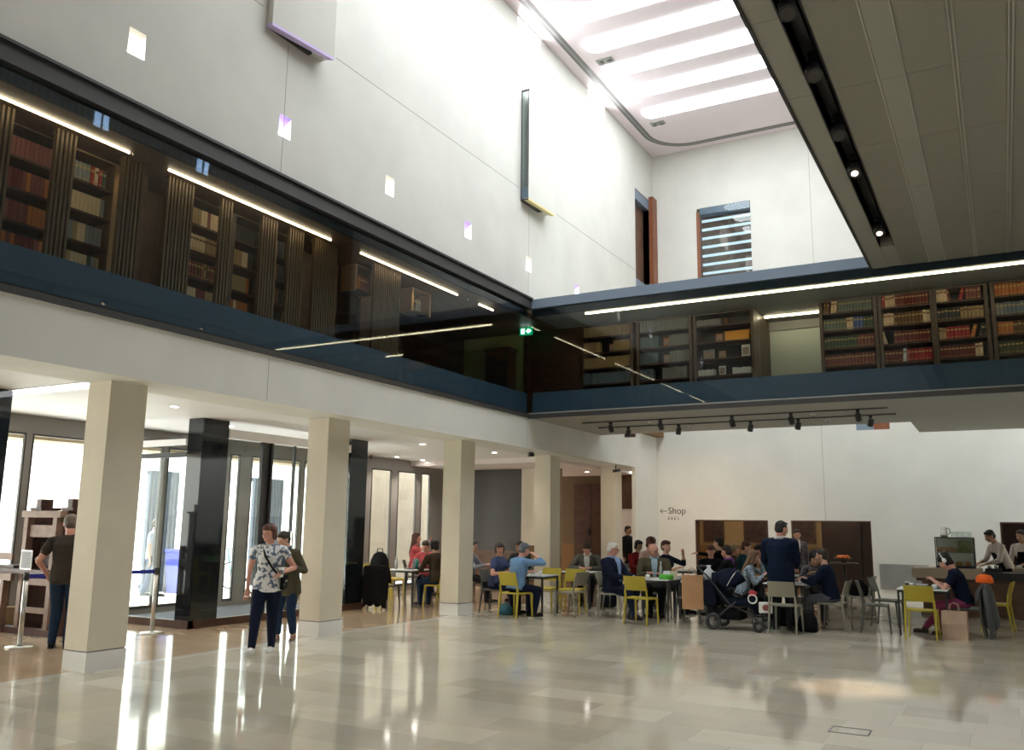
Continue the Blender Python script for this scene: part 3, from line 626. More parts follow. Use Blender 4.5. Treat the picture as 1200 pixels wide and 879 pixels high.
bn = thing('wheeled_bin', 'bright blue bin standing in the street outside', 'bin', (-17.3, 14.75, -.02)); M['binb'] = mat('bin_blue', (.012, .02, .30), .4)
MB().rings([[V((-.22, -.2, 0)), V((.22, -.2, 0)), V((.22, .2, 0)), V((-.22, .2, 0))], [V((-.28, -.26, .95)), V((.28, -.26, .95)), V((.28, .26, .95)), V((-.28, .26, .95))]], smooth=False).build('body', 'binb', bn, bevel=.02)
MB().box(-.3, -.28, .95, .3, .28, 1.03).build('lid', 'binb', bn, bevel=.02)
for s_ in (-1, 1): MB().cyl((-.27, s_*.2, .09), (-.23, s_*.2, .09), .09).build('wheel', 'blackm', bn)
# bicycle outside
bk = thing('bicycle', 'teal bicycle leaning outside behind the granite pier', 'bicycle', (-17.6, 16.0, -.02), 1.3)
M['teal'] = mat('teal_paint', (.02, .22, .3), .4)
for s_ in (-.5, .5): MB().tube([(s_+.33*math.cos(a*PI/10), 0, .34+.33*math.sin(a*PI/10)) for a in range(21)], .02, 6, cap=False).build('wheel', 'blackm', bk)
MB().tube([(-.5, 0, .34), (-.15, 0, .82), (.4, 0, .85), (0, 0, .3), (-.15, 0, .82)], .016, 6).tube([(.5, 0, .34), (.38, 0, .98)], .016, 6).tube([(-.5, 0, .34), (0, 0, .3)], .012, 6).build('frame', 'teal', bk)
MB().tube([(.38, -.25, 1.0), (.36, 0, 1.0), (.38, .25, 1.0)], .014, 6).build('handlebar', 'blackm', bk); MB().ell((-.18, 0, .9), (.13, .07, .03)).build('saddle', 'blackm', bk)

# ------------------------------------------------------------------ printing press, barrier posts
pr = thing('wooden_printing_press', 'large old timber printing press standing by the street windows', 'printing press', (-12.5, 8.2, 0))
for x in (-.40, .36):
    MB().box(x-.08, -.05, 0, x+.08, .30, 1.80).build('cheek', 'press_shade', pr, bevel=.006)
    MB().box(x-.06, .02, 1.84, x+.06, .22, 1.97).build('cap_block', 'press_shade', pr, bevel=.006); MB().box(x-.14, -.02, 1.80, x+.14, .30, 1.84).build('cap_plate', 'press_shade', pr)
for x in (-.44, .26): MB().box(x, -.16, .0, x+.10, -.052, 1.78).build('front_post', 'press', pr, bevel=.005)
for z0, z1 in ((1.69, 1.79), (1.40, 1.58), (.70, .80), (.30, .38)): MB().box(-.50 if z0 > 1.6 else -.33, -.17 if z0 > 1.6 else -.12, z0, .44 if z0 > 1.6 else .26, -.053, z1).build('cross_rail', 'press', pr, bevel=.005)
MB().box(-.3, .05, .98, .28, .24, 1.32).build('hose_block', 'press_shade', pr); MB().cyl((0, .12, 1.0), (0, .12, 1.68), .045).build('screw', 'steel', pr)
MB().box(-1.25, -.2, .86, .30, .28, .93).build('bed', 'press_shade', pr); MB().box(-1.3, -.26, .76, -.46, -.2, .86).build('bed_rail', 'press', pr); MB().box(-1.3, -.24, 1.06, -.52, -.2, 1.16).build('tympan_rail', 'press', pr)
MB().box(-1.1, -.15, .93, -.6, .2, .97).build('tympan', 'press_shade', pr); MB().tube([(-.1, .1, 1.15), (.15, -.25, 1.12), (.35, -.42, 1.10)], .016).build('pull_bar', 'steel', pr)
for x in (-1.2, -.75): MB().box(x, -.24, 0, x+.08, -.14, 1.2 if x < -1 else .86).build('leg', 'press', pr)
MB().box(-1.3, -.2, 0, .5, -.05, .09).build('foot_beam', 'press_shade', pr); MB().box(-1.3, .2, 0, .5, .34, .09).build('foot_beam', 'press_shade', pr)
struct('trim_58', BX(-13.68, -6, 0, -13.5, 9.7, .32), 'tan')
def stanchion(x, y, lab):
    t = thing('barrier_post', lab, 'barrier post', (x, y, 0), 0, 'steel barrier posts with blue belt')
    MB().lathe([(.0, .0), (.17, 0), (.17, .012), (.05, .028), (.0, .03)], n=28).build('base', 'steel', t)
    MB().cyl((0, 0, .028), (0, 0, .88), .031).build('pole', 'steel', t); MB().cyl((0, 0, .86), (0, 0, .96), .037).build('belt_head', 'blackm', t)
    return t
s1 = stanchion(-11.45, 7.23, 'steel barrier post holding a printed notice, beside the printing press'); s2 = stanchion(-11.30, 9.18, 'steel barrier post right of the nearest stone column')
MB().tube([(0, 0, .96), (0, 0, 1.02)], .006).build('sign_rod', 'steel', s1)
MB().box(-.15, -.012, 1.0, .09, 0, 1.25).build('notice_board', 'steel', s1); g = MB().box(-.14, -.015, 1.01, .08, -.0125, 1.24); g.build('notice', mat('grey_paper', (.52, .53, .57), .7), s1)
g = MB()
for k in range(9): g.box(-.12, -.0165, 1.21-k*.022, .06-(k % 3)*.03, -.0155, 1.216-k*.022)
g.build('print_lines', 'groove', s1)
b_ = MB(); b_.add([(.0, .03, .88), (.0, .03, .935), (.15, 1.92, .935), (.15, 1.92, .88), (.003, .03, .88), (.003, .03, .935), (.153, 1.92, .935), (.153, 1.92, .88)], [(0, 1, 2, 3), (4, 5, 6, 7), (1, 2, 6, 5), (0, 3, 7, 4)]); b_.build('belt', 'belt', s1)

# ------------------------------------------------------------------ bookcases and books
BC = {'maroon': (.17, .022, .020), 'red': (.40, .018, .022), 'dullred': (.25, .07, .055), 'cream': (.80, .58, .33), 'green': (.06, .10, .06), 'greygreen': (.15, .18, .13), 'blue': (.07, .13, .33), 'brown': (.16, .07, .025),
      'dark': (.03, .03, .03), 'tan': (.42, .28, .12), 'orange': (.50, .15, .03), 'grey': (.27, .27, .25), 'olive': (.07, .07, .025), 'bluegrey': (.14, .19, .22), 'white': (.7, .7, .66), 'gold': (.55, .38, .12)}
for k, c in BC.items(): M['bk_'+k] = mat('book_'+k, c, .6)
CN = {'maroon': 'dark red', 'red': 'bright red', 'dullred': 'dull red', 'cream': 'cream', 'green': 'dark green', 'greygreen': 'grey-green', 'blue': 'blue', 'brown': 'brown', 'dark': 'black', 'tan': 'tan', 'orange': 'orange-brown', 'grey': 'grey', 'olive': 'olive', 'bluegrey': 'blue-grey', 'white': 'white'}
bcache = {}
def book_mesh(w, h, d, mbk):
    m_ = MB(); m_.prism([(0, .012), (w*.2, .003), (w*.5, 0), (w*.8, .003), (w, .012), (w, d), (0, d)], 'z', 0, h)
    m_.cur = 1; m_.box(w*.06, .02, h, w*.94, d-.004, h+.001)
    m_.cur = 2; m_.box(w*.12, -.0012, h*.68, w*.88, .004, h*.80).box(w*.12, -.0012, h*.12, w*.88, .004, h*.15)
    return m_
def book(x, y, z, w, h, d, c, lab, grp, face='-y', lean=0.):
    key = (w, h, d, c)
    if key not in bcache:
        o = book_mesh(w, h, d, c).build('book', ['bk_'+c, 'paper', 'bk_gold' if c not in ('cream', 'white', 'tan') else 'bk_brown']); bcache[key] = o.data
    else:
        o = bpy.data.objects.new('book', bcache[key]); C.objects.link(o)
    o.location = (x, y, z); o.rotation_euler = (0, lean, PI/2 if face == '+x' else 0)
    return tag(o, lab, 'book', grp)
def bookcase(x, y, W, H, D, zs, lab, grp, rz=0., frame='wood_mid', z=4.0):
    t = thing('bookcase', lab, 'bookcase', (x, y, z), rz, grp)
    BX(-.06, 0, 0, .0, D, H).build('side_panel', frame, t); BX(W, 0, 0, W+.06, D, H).build('side_panel', frame, t)
    BX(0, D-.02, 0, W, D, H).build('back_panel', 'blackm', t); BX(-.06, 0, H, W+.06, D, H+.03).build('top_panel', frame, t)
    for q in zs: BX(0, .01, q-z-.03, W, D-.02, q-z).build('shelf', 'wood', t)
    return t
ZS = [5.85, 5.495, 5.14, 4.785, 4.43]
bays = [(-8.0, -6.86), (-6.66, -5.54), (-5.38, -4.23), (-2.83, -1.89), (-1.75, -.91), (-.81, -.02), (.14, .95), (1.1, 1.95)]
bn_ = ['first from the timber wall, tan journals', 'second from the timber wall, grey volumes', 'third, holding the orange box', 'right of the pale lit panel', 'with rows of dark red volumes, right of the grey-green one', 'with two leaning red books on top', 'with brown-gold volumes at the right edge', 'outside the right edge of the picture']
for (a, b), q in zip(bays, bn_): bookcase(a, 17.5, b-a, 2.08, .42, ZS+[4.08], 'tall dark bridge bookcase, ' + q, 'bookcases of the bridge')
rows = {
 3: [[('brown', 2, .1), ('cream', 2, .12), ('greygreen', 12, 0)], [('greygreen', 7, 0), ('cream', 2, 0), ('blue', 3, 0), ('green', 3, 0)], [('green', 10, 0), ('dullred', 5, 0)], [('dullred', 15, 0)], [('dullred', 7, 0), ('white', 1, 0), ('dullred', 3, 0), ('cream', 2, .1), ('bluegrey', 2, 0)]],
 4: [[('red', 1, 0), ('cream', 3, 0), ('maroon', 10, 0)], [('cream', 3, .05), ('brown', 8, 0), ('cream', 2, 0)], [('cream', 1, -.25), ('gap', 1, 0), ('maroon', 11, 0)], [('maroon', 5, 0), ('white', 1, .06), ('red', 7, 0)], [('maroon', 13, 0)]],
 5: [[('cream', 3, 0), ('maroon', 1, -.2), ('gap', 1, 0), ('red', 1, .25), ('dullred', 5, 0), ('dark', 1, 0)], [('dark', 6, 0), ('tan', 6, 0)], [('tan', 2, 0), ('red', 6, 0), ('orange', 1, .3), ('dark', 2, .3)], [('maroon', 9, 0), ('cream', 2, 0)], [('brown', 12, 0)]],
 6: [[('orange', 8, 0), ('brown', 5, 0)], [('grey', 2, 0), ('bluegrey', 9, 0)], [('orange', 4, 0), ('brown', 7, 0)], [('olive', 11, 0)], [('olive', 8, 0), ('green', 3, 0)]]}
on = ['top', 'second', 'third', 'fourth', 'lowest visible']
cnt = 0
for bi, rr in rows.items():
    a, b = bays[bi]
    for ri, row in enumerate(rr):
        x = a+.01; z = ZS[ri]; first = True
        tot = sum(n for _, n, _ in row); w = min(.064, round((b-a-.03)/tot, 3)); prevc = {}
        for c, n, ln in row:
            for k in range(n):
                if c == 'gap': x += w; continue
                h = {'cream': .235, 'white': .24, 'tan': .22, 'blue': .23}.get(c, .225)+random.choice((0, 0, .008, -.008))*(0 if c in ('maroon', 'red', 'greygreen') else 1)
                ww = w-.003
                if x+w > b-.005: break
                nn = prevc.get(c, 0)
                book(x+(h*math.sin(-ln) if ln < 0 else 0)*0, 17.53+random.uniform(0, .012), z+.001+(ww*abs(math.sin(ln)) if ln > 0 else 0), ww, round(h, 3), .19, c, '%s %sbook, %s shelf, %s' % (CN[c], 'leaning ' if ln else '', on[ri], ['', '', '', 'bridge bookcase right of the pale panel', 'bridge bookcase full of dark red volumes', 'bridge bookcase with V-leaning red books', 'bridge bookcase at the right edge'][bi]),
                     '%s books, %s shelf, bay %d' % (CN[c], on[ri], bi), lean=ln); cnt += 1
                x += w
                if ln and k == n-1: x += .24*abs(math.sin(ln))
# the many further volumes of the left bays, too many to count
mm = MB(); cols = ['bk_tan', 'bk_grey', 'bk_bluegrey', 'bk_olive', 'bk_white', 'bk_brown']+['bk_'+k for k in BC if k not in ('tan', 'grey', 'bluegrey', 'olive', 'white', 'brown', 'gold')]
spec = {0: [[(0, 1, 0)], [(0, .36, 0), (0, .36, .64)], [(0, 1, 0)], [(2, 1, 0)], [(2, 1, 0)]], 1: [[(1, 1, 0)], [(2, .4, 0), (1, .4, .6)], [(2, .38, 0), (1, .4, .6)], [(2, .28, 0), (1, .5, .45)], [(3, .8, 0)]], 2: [[(1, .45, 0), (5, .12, .5)], [], [], [(4, .32, 0), (4, .36, .64)], []]}
for bi, rr in spec.items():
    a, b = bays[bi]
    for ri, row in enumerate(rr):
        for ci, fr, st_ in row:
            x = a+.01+(b-a-.02)*st_; xe = min(b-.01, x+(b-a-.02)*fr)
            while x < xe-.03:
                w = random.choice((.03, .035, .04)); h = (.24 if bi < 2 else .13)+random.uniform(-.01, .01)
                mm.cur = ci; mm.prism([(x, 17.542), (x+w*.5, 17.53), (x+w-.003, 17.542), (x+w-.003, 17.72), (x, 17.72)], 'z', ZS[ri]+.001, ZS[ri]+h); x += w
def obj_at(name, lab, cat, mb, m, loc, **k):
    return tag(mb.build(name, m, loc=loc, **k), lab, cat)
t = thing('orange_box', 'bright orange box on the second shelf of the third bridge bookcase', 'box', (-4.78, 17.53, ZS[1])); M['org'] = mat('orange_card', (.85, .36, .02), .5)
BX(0, 0, 0, .5, .18, .19).build('body', 'org', t); BX(-.004, -.004, .15, .504, .184, .196).build('lid', 'org', t)
def card(x, z, w, h, c1, lab, y=17.56):
    t = thing('display_card', lab, 'picture card', (x, y, z+.001)); BX(0, 0, 0, w, .012, h).build('board', c1, t); BX(w*.12, -.004, h*.15, w*.88, -.0005, h*.8).build('picture', mat('card_print', (.35, .26, .2), .6, var=.5, vscale=30), t)
    MB().beam((w/2, .012, h*.7), (w/2, .09, 0), .01, .01).build('stand', 'blackm', t)
card(-4.98, ZS[1], .14, .17, 'bk_orange', 'small orange-red picture card beside the orange box'); card(-5.25, ZS[2], .24, .2, 'bk_grey', 'wide pinkish picture card, left on the third shelf of the orange-box bookcase')
card(-4.92, ZS[2], .14, .15, 'bk_tan', 'small tan picture card, middle of the third shelf of the orange-box bookcase'); card(-4.45, ZS[2], .17, .24, 'bk_white', 'upright pale picture card, right end of the third shelf of the orange-box bookcase')
card(-4.93, ZS[3], .14, .19, 'bk_white', 'pale blue-white card between two white boxes on the bridge shelf'); card(-5.3, ZS[4], .14, .1, 'bk_bluegrey', 'small blue card at the left of the lowest shelf of the orange-box bookcase'); card(-4.95, ZS[4], .14, .1, 'bk_bluegrey', 'small blue card in the middle of the lowest shelf of the orange-box bookcase')
card(-7.38, ZS[1], .13, .17, 'bk_orange', 'orange picture card in the gap of the tan journals'); card(-6.12, ZS[1], .12, .19, 'bk_orange', 'orange card between grey volumes, upper one'); card(-6.12, ZS[2], .12, .17, 'bk_tan', 'orange-tan card between grey volumes, lower one')
# pale lit panel between the bays
struct('door_7', BX(-4.25, 19.0, 4.0, -2.9, 19.05, 5.95), mat('pale_blind', (.74, .84, .76), .6), 'pale green-white blind panel between the bridge bookcases', 'door')
struct('trim_60', BX(-4.25, 18.95, 5.93, -2.9, 19.06, 6.12), 'soffit'); struct('trim_61', MB().box(-4.25, 17.93, 4, -4.19, 19.0, 6.12).box(-2.93, 17.93, 4, -2.87, 19.0, 6.12), 'wood_mid')
tag(BX(-4.15, 18.38, 6.09, -2.97, 18.40, 6.128).build('linear_light', 'lampw'), 'short linear light above the pale panel between the bridge bookcases', 'ceiling light', 'linear lights of the bridge')
struct('wall_bridge_right', BX(2.1, 17.5, 4.0, 10, 17.6, 6.12), 'wood')
# gallery bookcases behind the slatted screens (facing the hall)
gb = [(4.0, 4.62, 'outside the left edge', 'red'), (5.18, 5.92, 'of red volumes at the left edge', 'red'), (6.02, 6.62, 'with the bright bronze edge, upper left', 'mix'), (7.85, 8.52, 'of tan and red volumes above the nearest column', 'mix2'), (8.64, 9.30, 'with few volumes, left of the framed case', 'mix3'), (9.48, 9.95, 'with a bronze frame and dark inside', 'dark'), (11.42, 11.82, 'small, lit orange, right of the middle', 'org'), (13.1, 13.62, 'small bronze-framed, near the right end of the gallery', 'few')]
GZ = [5.75, 5.37, 4.99, 4.61]
M['bronze'] = mat('lit_bronze', (.5, .3, .14), .35, metal=.6)
for (a, b, q, kind) in gb:
    small = kind in ('org', 'few')
    t = bookcase(-9.52, a, b-a, .44, .32, [5.70], 'small hanging gallery bookcase ' + q, 'bookcases of the left gallery', PI/2, 'bronze', 5.66) if small else bookcase(-9.52, a, b-a, 2.1, .32, (GZ if not small else [5.75])+[4.06], 'dark gallery bookcase ' + q, 'bookcases of the left gallery', PI/2, 'wood_mid' if kind in ('red', 'mix2', 'mix3') else 'bronze')
    W = b-a
    pal = {'red': ['dullred', 'maroon', 'orange'], 'mix': ['tan', 'grey', 'red', 'gold' and 'green', 'cream'], 'mix2': ['tan', 'dullred', 'cream', 'brown'], 'mix3': ['dark', 'cream', 'tan', 'orange'], 'dark': ['dark', 'brown'], 'org': ['orange', 'dullred'], 'few': ['grey', 'dark']}[kind]
    for ri, z in enumerate(GZ if not small else [5.70]):
        y = a+.02; c = random.choice(pal)
        fill = {'red': .95, 'mix': .9, 'mix2': .75, 'mix3': .5, 'dark': .4, 'org': .9, 'few': .5}[kind]
        while y < a+.02+(W-.06)*fill:
            if random.random() < .35: c = random.choice(pal)
            if kind == 'mix' and ri == 0: c = 'grey' if y < a+W*.45 else random.choice(['red', 'green', 'cream'])
            w = .055
            if (kind, ri) in (('mix', 0), ('mix2', 1), ('mix2', 2), ('org', 0), ('few', 0)):
                book(-9.55, y, z+.001, w-.004, .235, .19, c, '%s book, %s shelf, gallery bookcase %s' % (CN[c], on[ri], q), '%s books of gallery bookcase %s, %s shelf' % (CN[c], q, on[ri]), '+x'); cnt += 1
            else:
                mm.cur = cols.index('bk_'+c); mm.box(-9.74, y, z+.001, -9.55, y+w-.004, z+.235)
            y += w
print('books', cnt)
tag(mm.build('bound_journals', cols), 'long rows of tan and blue-grey bound journals and dim gallery volumes behind the screens', 'books', None, 'stuff')
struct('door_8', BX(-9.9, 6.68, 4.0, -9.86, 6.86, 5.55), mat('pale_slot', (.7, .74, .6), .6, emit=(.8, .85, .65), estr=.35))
struct('trim_62', MB().box(-9.95, 6.9, 4.0, -9.5, 7.1, 6.12).box(-9.95, 10.1, 4.0, -9.85, 11.3, 6.12).box(-9.95, 11.95, 4, -9.85, 12.9, 6.12).box(-9.95, 7.1, 4, -9.9, 7.85, 6.12), 'walnut')
# ------------------------------------------------------------------ chairs and tables
M['ch_yellow'] = mat('yellow_polymer', (.44, .35, .028), .45); M['ch_grey'] = mat('grey_beige_polymer', (.26, .245, .19), .5); M['ch_dark'] = mat('dark_grey_polymer', (.085, .085, .07), .5)
M['tbl_top'] = mat('laminate_top', (.62, .66, .68), .25); M['tbl_white'] = mat('white_laminate_top', (.8, .82, .82), .3)
def make_chair(col):
    t = thing('cafe_chair', None, 'chair')
    s = MB()   # seat: slightly dished moulded slab
    n = 8; top = []
    for i in range(n+1):
        v = i/n; y = -.19+.40*v
        for j in range(n+1):
            u = j/n*2-1; wd = .205+.012*v
            z = .455-.018*(1-u*u)*math.sin(PI*min(v*1.15, 1))-(.02*max(0, v-.8)/.2 if v > .8 else 0)
            top.append((u*wd, y, z))
    N = (n+1)**2; vs = top+[(x, y, z-.028) for x, y, z in top]; fs = []
    for i in range(n):
        for j in range(n):
            a = i*(n+1)+j; fs.append((a, a+1, a+n+2, a+n+1)); fs.append((a+N, a+n+1+N, a+n+2+N, a+1+N))
    for k in range(n):
        for a, b in ((k, k+1), ((n)*(n+1)+k, n*(n+1)+k+1), (k*(n+1), (k+1)*(n+1)), (k*(n+1)+n, (k+1)*(n+1)+n)): fs.append((a, b, b+N, a+N))
    s.add(vs, fs, True); s.build('seat', col, t)
    b = MB(); R = []
    for k in range(7):   # back panel, gently curved, leaning backwards
        z = .575+.245*k/6; yy = -.205-.075*(k/6); pts = []
        for j in range(9):
            u = j/8*2-1; pts.append(V((u*(.212-.006*(k == 6)), yy-.030*(1-u*u), z)))
        for j in range(8, -1, -1):
            u = j/8*2-1; pts.append(V((u*(.212-.006*(k == 6)), yy-.030*(1-u*u)+.020, z)))
        R.append(pts)
    b.rings(R); b.build('backrest', col, t, bevel=.004)
    for sx in (-1, 1):
        f = MB(); f.beam((sx*.205, .185, .445), (sx*.222, .215, 0), .036, .032, .024, .022); f.build('leg', col, t, bevel=.004)
        r = MB(); r.beam((sx*.208, -.19, .45), (sx*.222, -.245, 0), .036, .036, .024, .024); r.beam((sx*.208, -.185, .43), (sx*.206, -.215, .60), .036, .034, .030, .022); r.build('leg', col, t, bevel=.004)
        MB().beam((sx*.207, -.18, .435), (sx*.208, .18, .435), .03, .026).build('side_rail', col, t)
    return t
protoc = {k: make_chair('ch_'+k) for k in ('yellow', 'grey', 'dark')}; usedc = set()
GC = {'yellow': 'yellow cafe chairs', 'grey': 'grey-beige cafe chairs', 'dark': 'dark grey cafe chairs'}
def chair(kind, x, y, a, lab):
    """a = heading of the seat front, degrees clockwise from +Y"""
    t = protoc[kind] if kind not in usedc else copy_tree(protoc[kind]); usedc.add(kind)
    t.location = (x, y, 0); t.rotation_euler = (0, 0, -math.radians(a)); t['label'] = lab; t['group'] = GC[kind]; return t
def make_table(top, w, d):
    t = thing('cafe_table', None, 'table')
    BX(-w/2, -d/2, .715, w/2, d/2, .735).build('table_top', top, t, bevel=.003)
    MB().box(-w/2+.01, -d/2+.01, .675, w/2-.01, -d/2+.035, .715).box(-w/2+.01, d/2-.035, .675, w/2-.01, d/2-.01, .715).box(-w/2+.01, -d/2+.035, .675, -w/2+.035, d/2-.035, .715).box(w/2-.035, -d/2+.035, .675, w/2-.01, d/2-.035, .715).build('apron', 'blackm', t)
    for sx in (-1, 1):
        for sy in (-1, 1): MB().beam((sx*(w/2-.022), sy*(d/2-.022), .715), (sx*(w/2-.022), sy*(d/2-.022), 0), .034, .034, .026, .026).build('leg', 'blackm', t)
    return t
prt = {}
def table(x0, x1, y0, y1, lab, top='tbl_top', rz=0.):
    key = (round(x1-x0, 2), round(y1-y0, 2), top)
    if key in prt: t = copy_tree(prt[key])
    else: t = prt[key] = make_table(top, x1-x0, y1-y0)
    t.location = ((x0+x1)/2, (y0+y1)/2, 0); t.rotation_euler = (0, 0, rz); t['label'] = lab; t['group'] = 'black-framed cafe tables'; return t
table(-8.30, -7.62, 14.86, 15.54, 'square table with cups beside the couple in blue')
table(-8.2, -7.5, 16.75, 17.35, 'table where the man in the grey blazer writes', 'tbl_white')
table(-6.08, -5.32, 15.3, 16.0, 'table with bottle and green packet before the two elderly men', 'tbl_white')
table(-5.62, -4.98, 16.45, 17.05, 'dark-looking table with white cups left of the pushchair')
table(-3.74, -3.02, 15.66, 16.34, 'table at which the man in the navy suit stands', 'tbl_white')
table(-6.5, -5.8, 18.95, 19.65, 'table of the gesturing man in black', 'tbl_white')
table(-5.0, -4.3, 17.3, 17.98, 'small white table behind the long-haired girl', 'tbl_white')
table(-1.60, -.86, 15.66, 16.36, 'table with trays before the headphone wearer', 'tbl_white')
table(-11.35, -10.65, 14.95, 15.65, 'cafe table under the street windows with bottles and laptop', 'tbl_white')
table(-4.45, -3.75, 18.6, 19.2, 'far table behind the two leaning people in teal')
chair('yellow', -7.98, 14.48, 12, 'yellow chair of the man in the light blue shirt, back to the viewer')
chair('dark', -8.72, 15.0, 85, 'dark grey chair under the woman in the slate blue top')
chair('yellow', -8.12, 16.0, 180, 'yellow chair behind the square table, left of its pair')
chair('yellow', -7.55, 15.98, 172, 'yellow chair behind the square table, right of its pair')
chair('grey', -7.22, 15.25, -80, 'empty grey-beige chair right of the square table')
chair('grey', -7.08, 17.0, -85, 'grey-beige chair right of the writing man')
chair('grey', -8.0, 17.85, 180, 'grey-beige chair under the man in the grey blazer')
chair('grey', -6.50, 15.5, 80, 'grey-beige chair under the white-haired man')
chair('yellow', -5.66, 14.83, 6, 'empty yellow chair with its back to the viewer, before the elderly men')
chair('grey', -5.95, 16.42, 175, 'grey-beige chair under the man in the brown jacket')
chair('dark', -4.98, 15.52, -88, 'empty dark grey chair between the elderly men and the pushchair')
chair('dark', -6.02, 17.15, 95, 'dark chair under the woman in the navy top')
chair('dark', -4.2, 16.05, 88, 'dark chair under the long-haired girl')
chair('grey', -3.22, 14.98, 2, 'grey-beige chair directly behind the standing man in navy, back to viewer')
chair('grey', -2.62, 15.85, -86, 'grey-beige chair under the person in the navy sweater')
chair('grey', -2.45, 17.75, -88, 'grey-beige chair holding a black bag')
chair('dark', -3.15, 16.95, 180, 'dark chair under the dark-haired person at the navy suit table')
chair('dark', -1.96, 15.95, 84, 'empty grey chair left of the tray table, nearer one')
chair('dark', -1.90, 17.1, 98, 'empty grey chair left of the tray table, farther one')
chair('yellow', -1.23, 15.42, 2, 'empty yellow chair with its back to the viewer at the tray table')
chair('dark', -.62, 16.15, -88, 'chair under the headphone wearer with a grey coat on it')
chair('yellow', -.22, 17.45, -84, 'yellow chair in profile before the wooden counter')
chair('dark', -6.75, 18.35, 100, 'dark chair of the person in the pale pink top')
chair('dark', -7.5, 19.5, 100, 'dark chair of the person in red behind the elderly men')
chair('grey', -5.5, 19.3, -88, 'grey-beige chair under the gesturing man in black')
chair('dark', -5.25, 17.9, 120, 'dark chair under the red-haired person')
chair('dark', -4.58, 16.8, 275, 'dark chair under the person with the purple scarf')
chair('dark', -5.35, 19.35+.6, 180, 'dark chair under the blond person')
chair('dark', -4.85, 18.75, 90, 'dark chair under the left person in teal')
chair('dark', -3.5, 18.9, -90, 'dark chair under the right person in teal')
chair('yellow', -10.25, 15.3, -86, 'yellow chair under the man in the dark brown jacket in the arcade')
chair('yellow', -11.75, 15.25, 88, 'yellow chair beside the granite pier, nearer one')
chair('yellow', -12.3, 16.4, 95, 'yellow chair beside the granite pier, farther one')
chair('dark', -10.98, 14.45, 0, 'chair covered by a black coat in the arcade')
chair('dark', -11.1, 16.15, 180, 'chair under the person in the coral shirt')
chair('dark', -10.35, 16.75, 90, 'chair of the distant person with a beige coat')
chair('dark', -9.65, 17.9, 190, 'chair of the dark-haired person behind the couple')

# ------------------------------------------------------------------ things on the tables
T0 = .7355
def cup(x, y, z=T0, lab='', r=.042):
    t = thing('coffee_cup', lab, 'cup', (x, y, z), random.uniform(0, 6), 'white cups on the cafe tables')
    MB().lathe([(0, .008), (.03, .008), (.07, .016), (.075, .02), (.07, .018), (0, .012)], n=20).build('saucer', 'porcelain', t)
    MB().lathe([(.0, .014), (r*.55, .014), (r*.85, .04), (r, .075), (r*.92, .073), (r*.75, .04), (0, .025)], n=20).build('cup', 'porcelain', t)
    MB().tube([(r*.9, 0, .065), (r*1.4, 0, .062), (r*1.4, 0, .035), (r*.75, 0, .03)], .005, 6).build('handle', 'porcelain', t)
cup(-7.85, 15.2, lab='white cup on the table of the couple in blue'); cup(-8.05, 15.35, lab='white cup at the far edge of the table of the couple in blue')
cup(-5.25, 16.62, lab='white cup left of the pushchair handle, left of two'); cup(-4.98, 16.62, lab='rounded white cup left of the pushchair handle, right of two', r=.052)
cup(-5.75, 15.42, lab='white cup before the man in the brown jacket'); cup(-1.42, 16.1, lab='white cup at the left of the blue-grey tray'); cup(-1.05, 15.85, lab='white cup at the right of the blue-grey tray')
cup(-3.15, 16.0, lab='white cup near the navy-sweater person', r=.05)
def bottle(x, y, lab, m, h=.26, r=.033, cap='steel', z=T0):
    t = thing('bottle', lab, 'bottle', (x, y, z))
    MB().lathe([(0, 0), (r, 0), (r, h*.55), (r*.85, h*.66), (r*.4, h*.8), (r*.38, h*.96), (0, h*.96)], n=18).build('body', m, t)
    MB().cyl((0, 0, h*.94), (0, 0, h), r*.45).build('cap', cap, t)
M['bglass'] = mat('clear_bottle', (.42, .45, .45), .1, spec=.8); M['bgreen'] = mat('green_bottle', (.02, .25, .16), .15)
bottle(-5.62, 15.75, 'clear glass bottle standing before the man in the brown jacket', 'bglass', .30)
bottle(-11.2, 15.1, 'clear bottle on the arcade table', 'bglass'); bottle(-10.85, 15.35, 'green bottle on the arcade table', 'bgreen', .22, .03)
t = thing('pepper_mill', 'small dark jar beside the tray on the tray table', 'jar', (-1.45, 15.8, T0)); MB().lathe([(0, 0), (.035, 0), (.038, .05), (.03, .09), (0, .09)]).build('body', 'blackm', t); MB().cyl((0, 0, .09), (0, 0, .105), .03).build('lid', 'steel', t)
M['pgreen'] = mat('bright_green_packet', (.09, .50, .03), .5)
t = thing('green_packet', 'bright green packet lying at the right of the bottle', 'packet', (-5.42, 15.48, T0), .3)
m_ = MB()
for i in range(7): pass
m_.rings([[V((x*.13*(1-.1*abs(x)), y*.07, z)) for x, y in ((-1, -1), (0, -1.1), (1, -1), (1.1, 0), (1, 1), (0, 1.05), (-1, 1), (-1.1, 0))] for z in (0, .05, .085)]); m_.build('packet_body', 'pgreen', t)
t = thing('open_leaflet', 'pale open leaflet propped behind the green packet', 'leaflet', (-5.42, 15.66, T0), .2)
MB().add([(-.12, 0, .002), (0, .03, .002), (0, .08, .14), (-.12, .05, .14)], [(0, 1, 2, 3)]).build('left_page', 'paper', t); MB().add([(0, .03, .002), (.14, 0, .002), (.14, .05, .15), (0, .08, .14)], [(0, 1, 2, 3)]).build('right_page', mat('leaflet_tan', (.5, .42, .3), .7), t)
def papers(x, y, w, h, lab, n=3, m='paper', name='paper_sheets', z=T0, rz=.2):
    t = thing(name, lab, 'paper', (x, y, z), rz)
    for k in range(n): MB().box(-w/2+k*.012, -h/2+k*.01, k*.003, w/2+k*.012, h/2+k*.01, k*.003+.002).build('sheet', m, t)
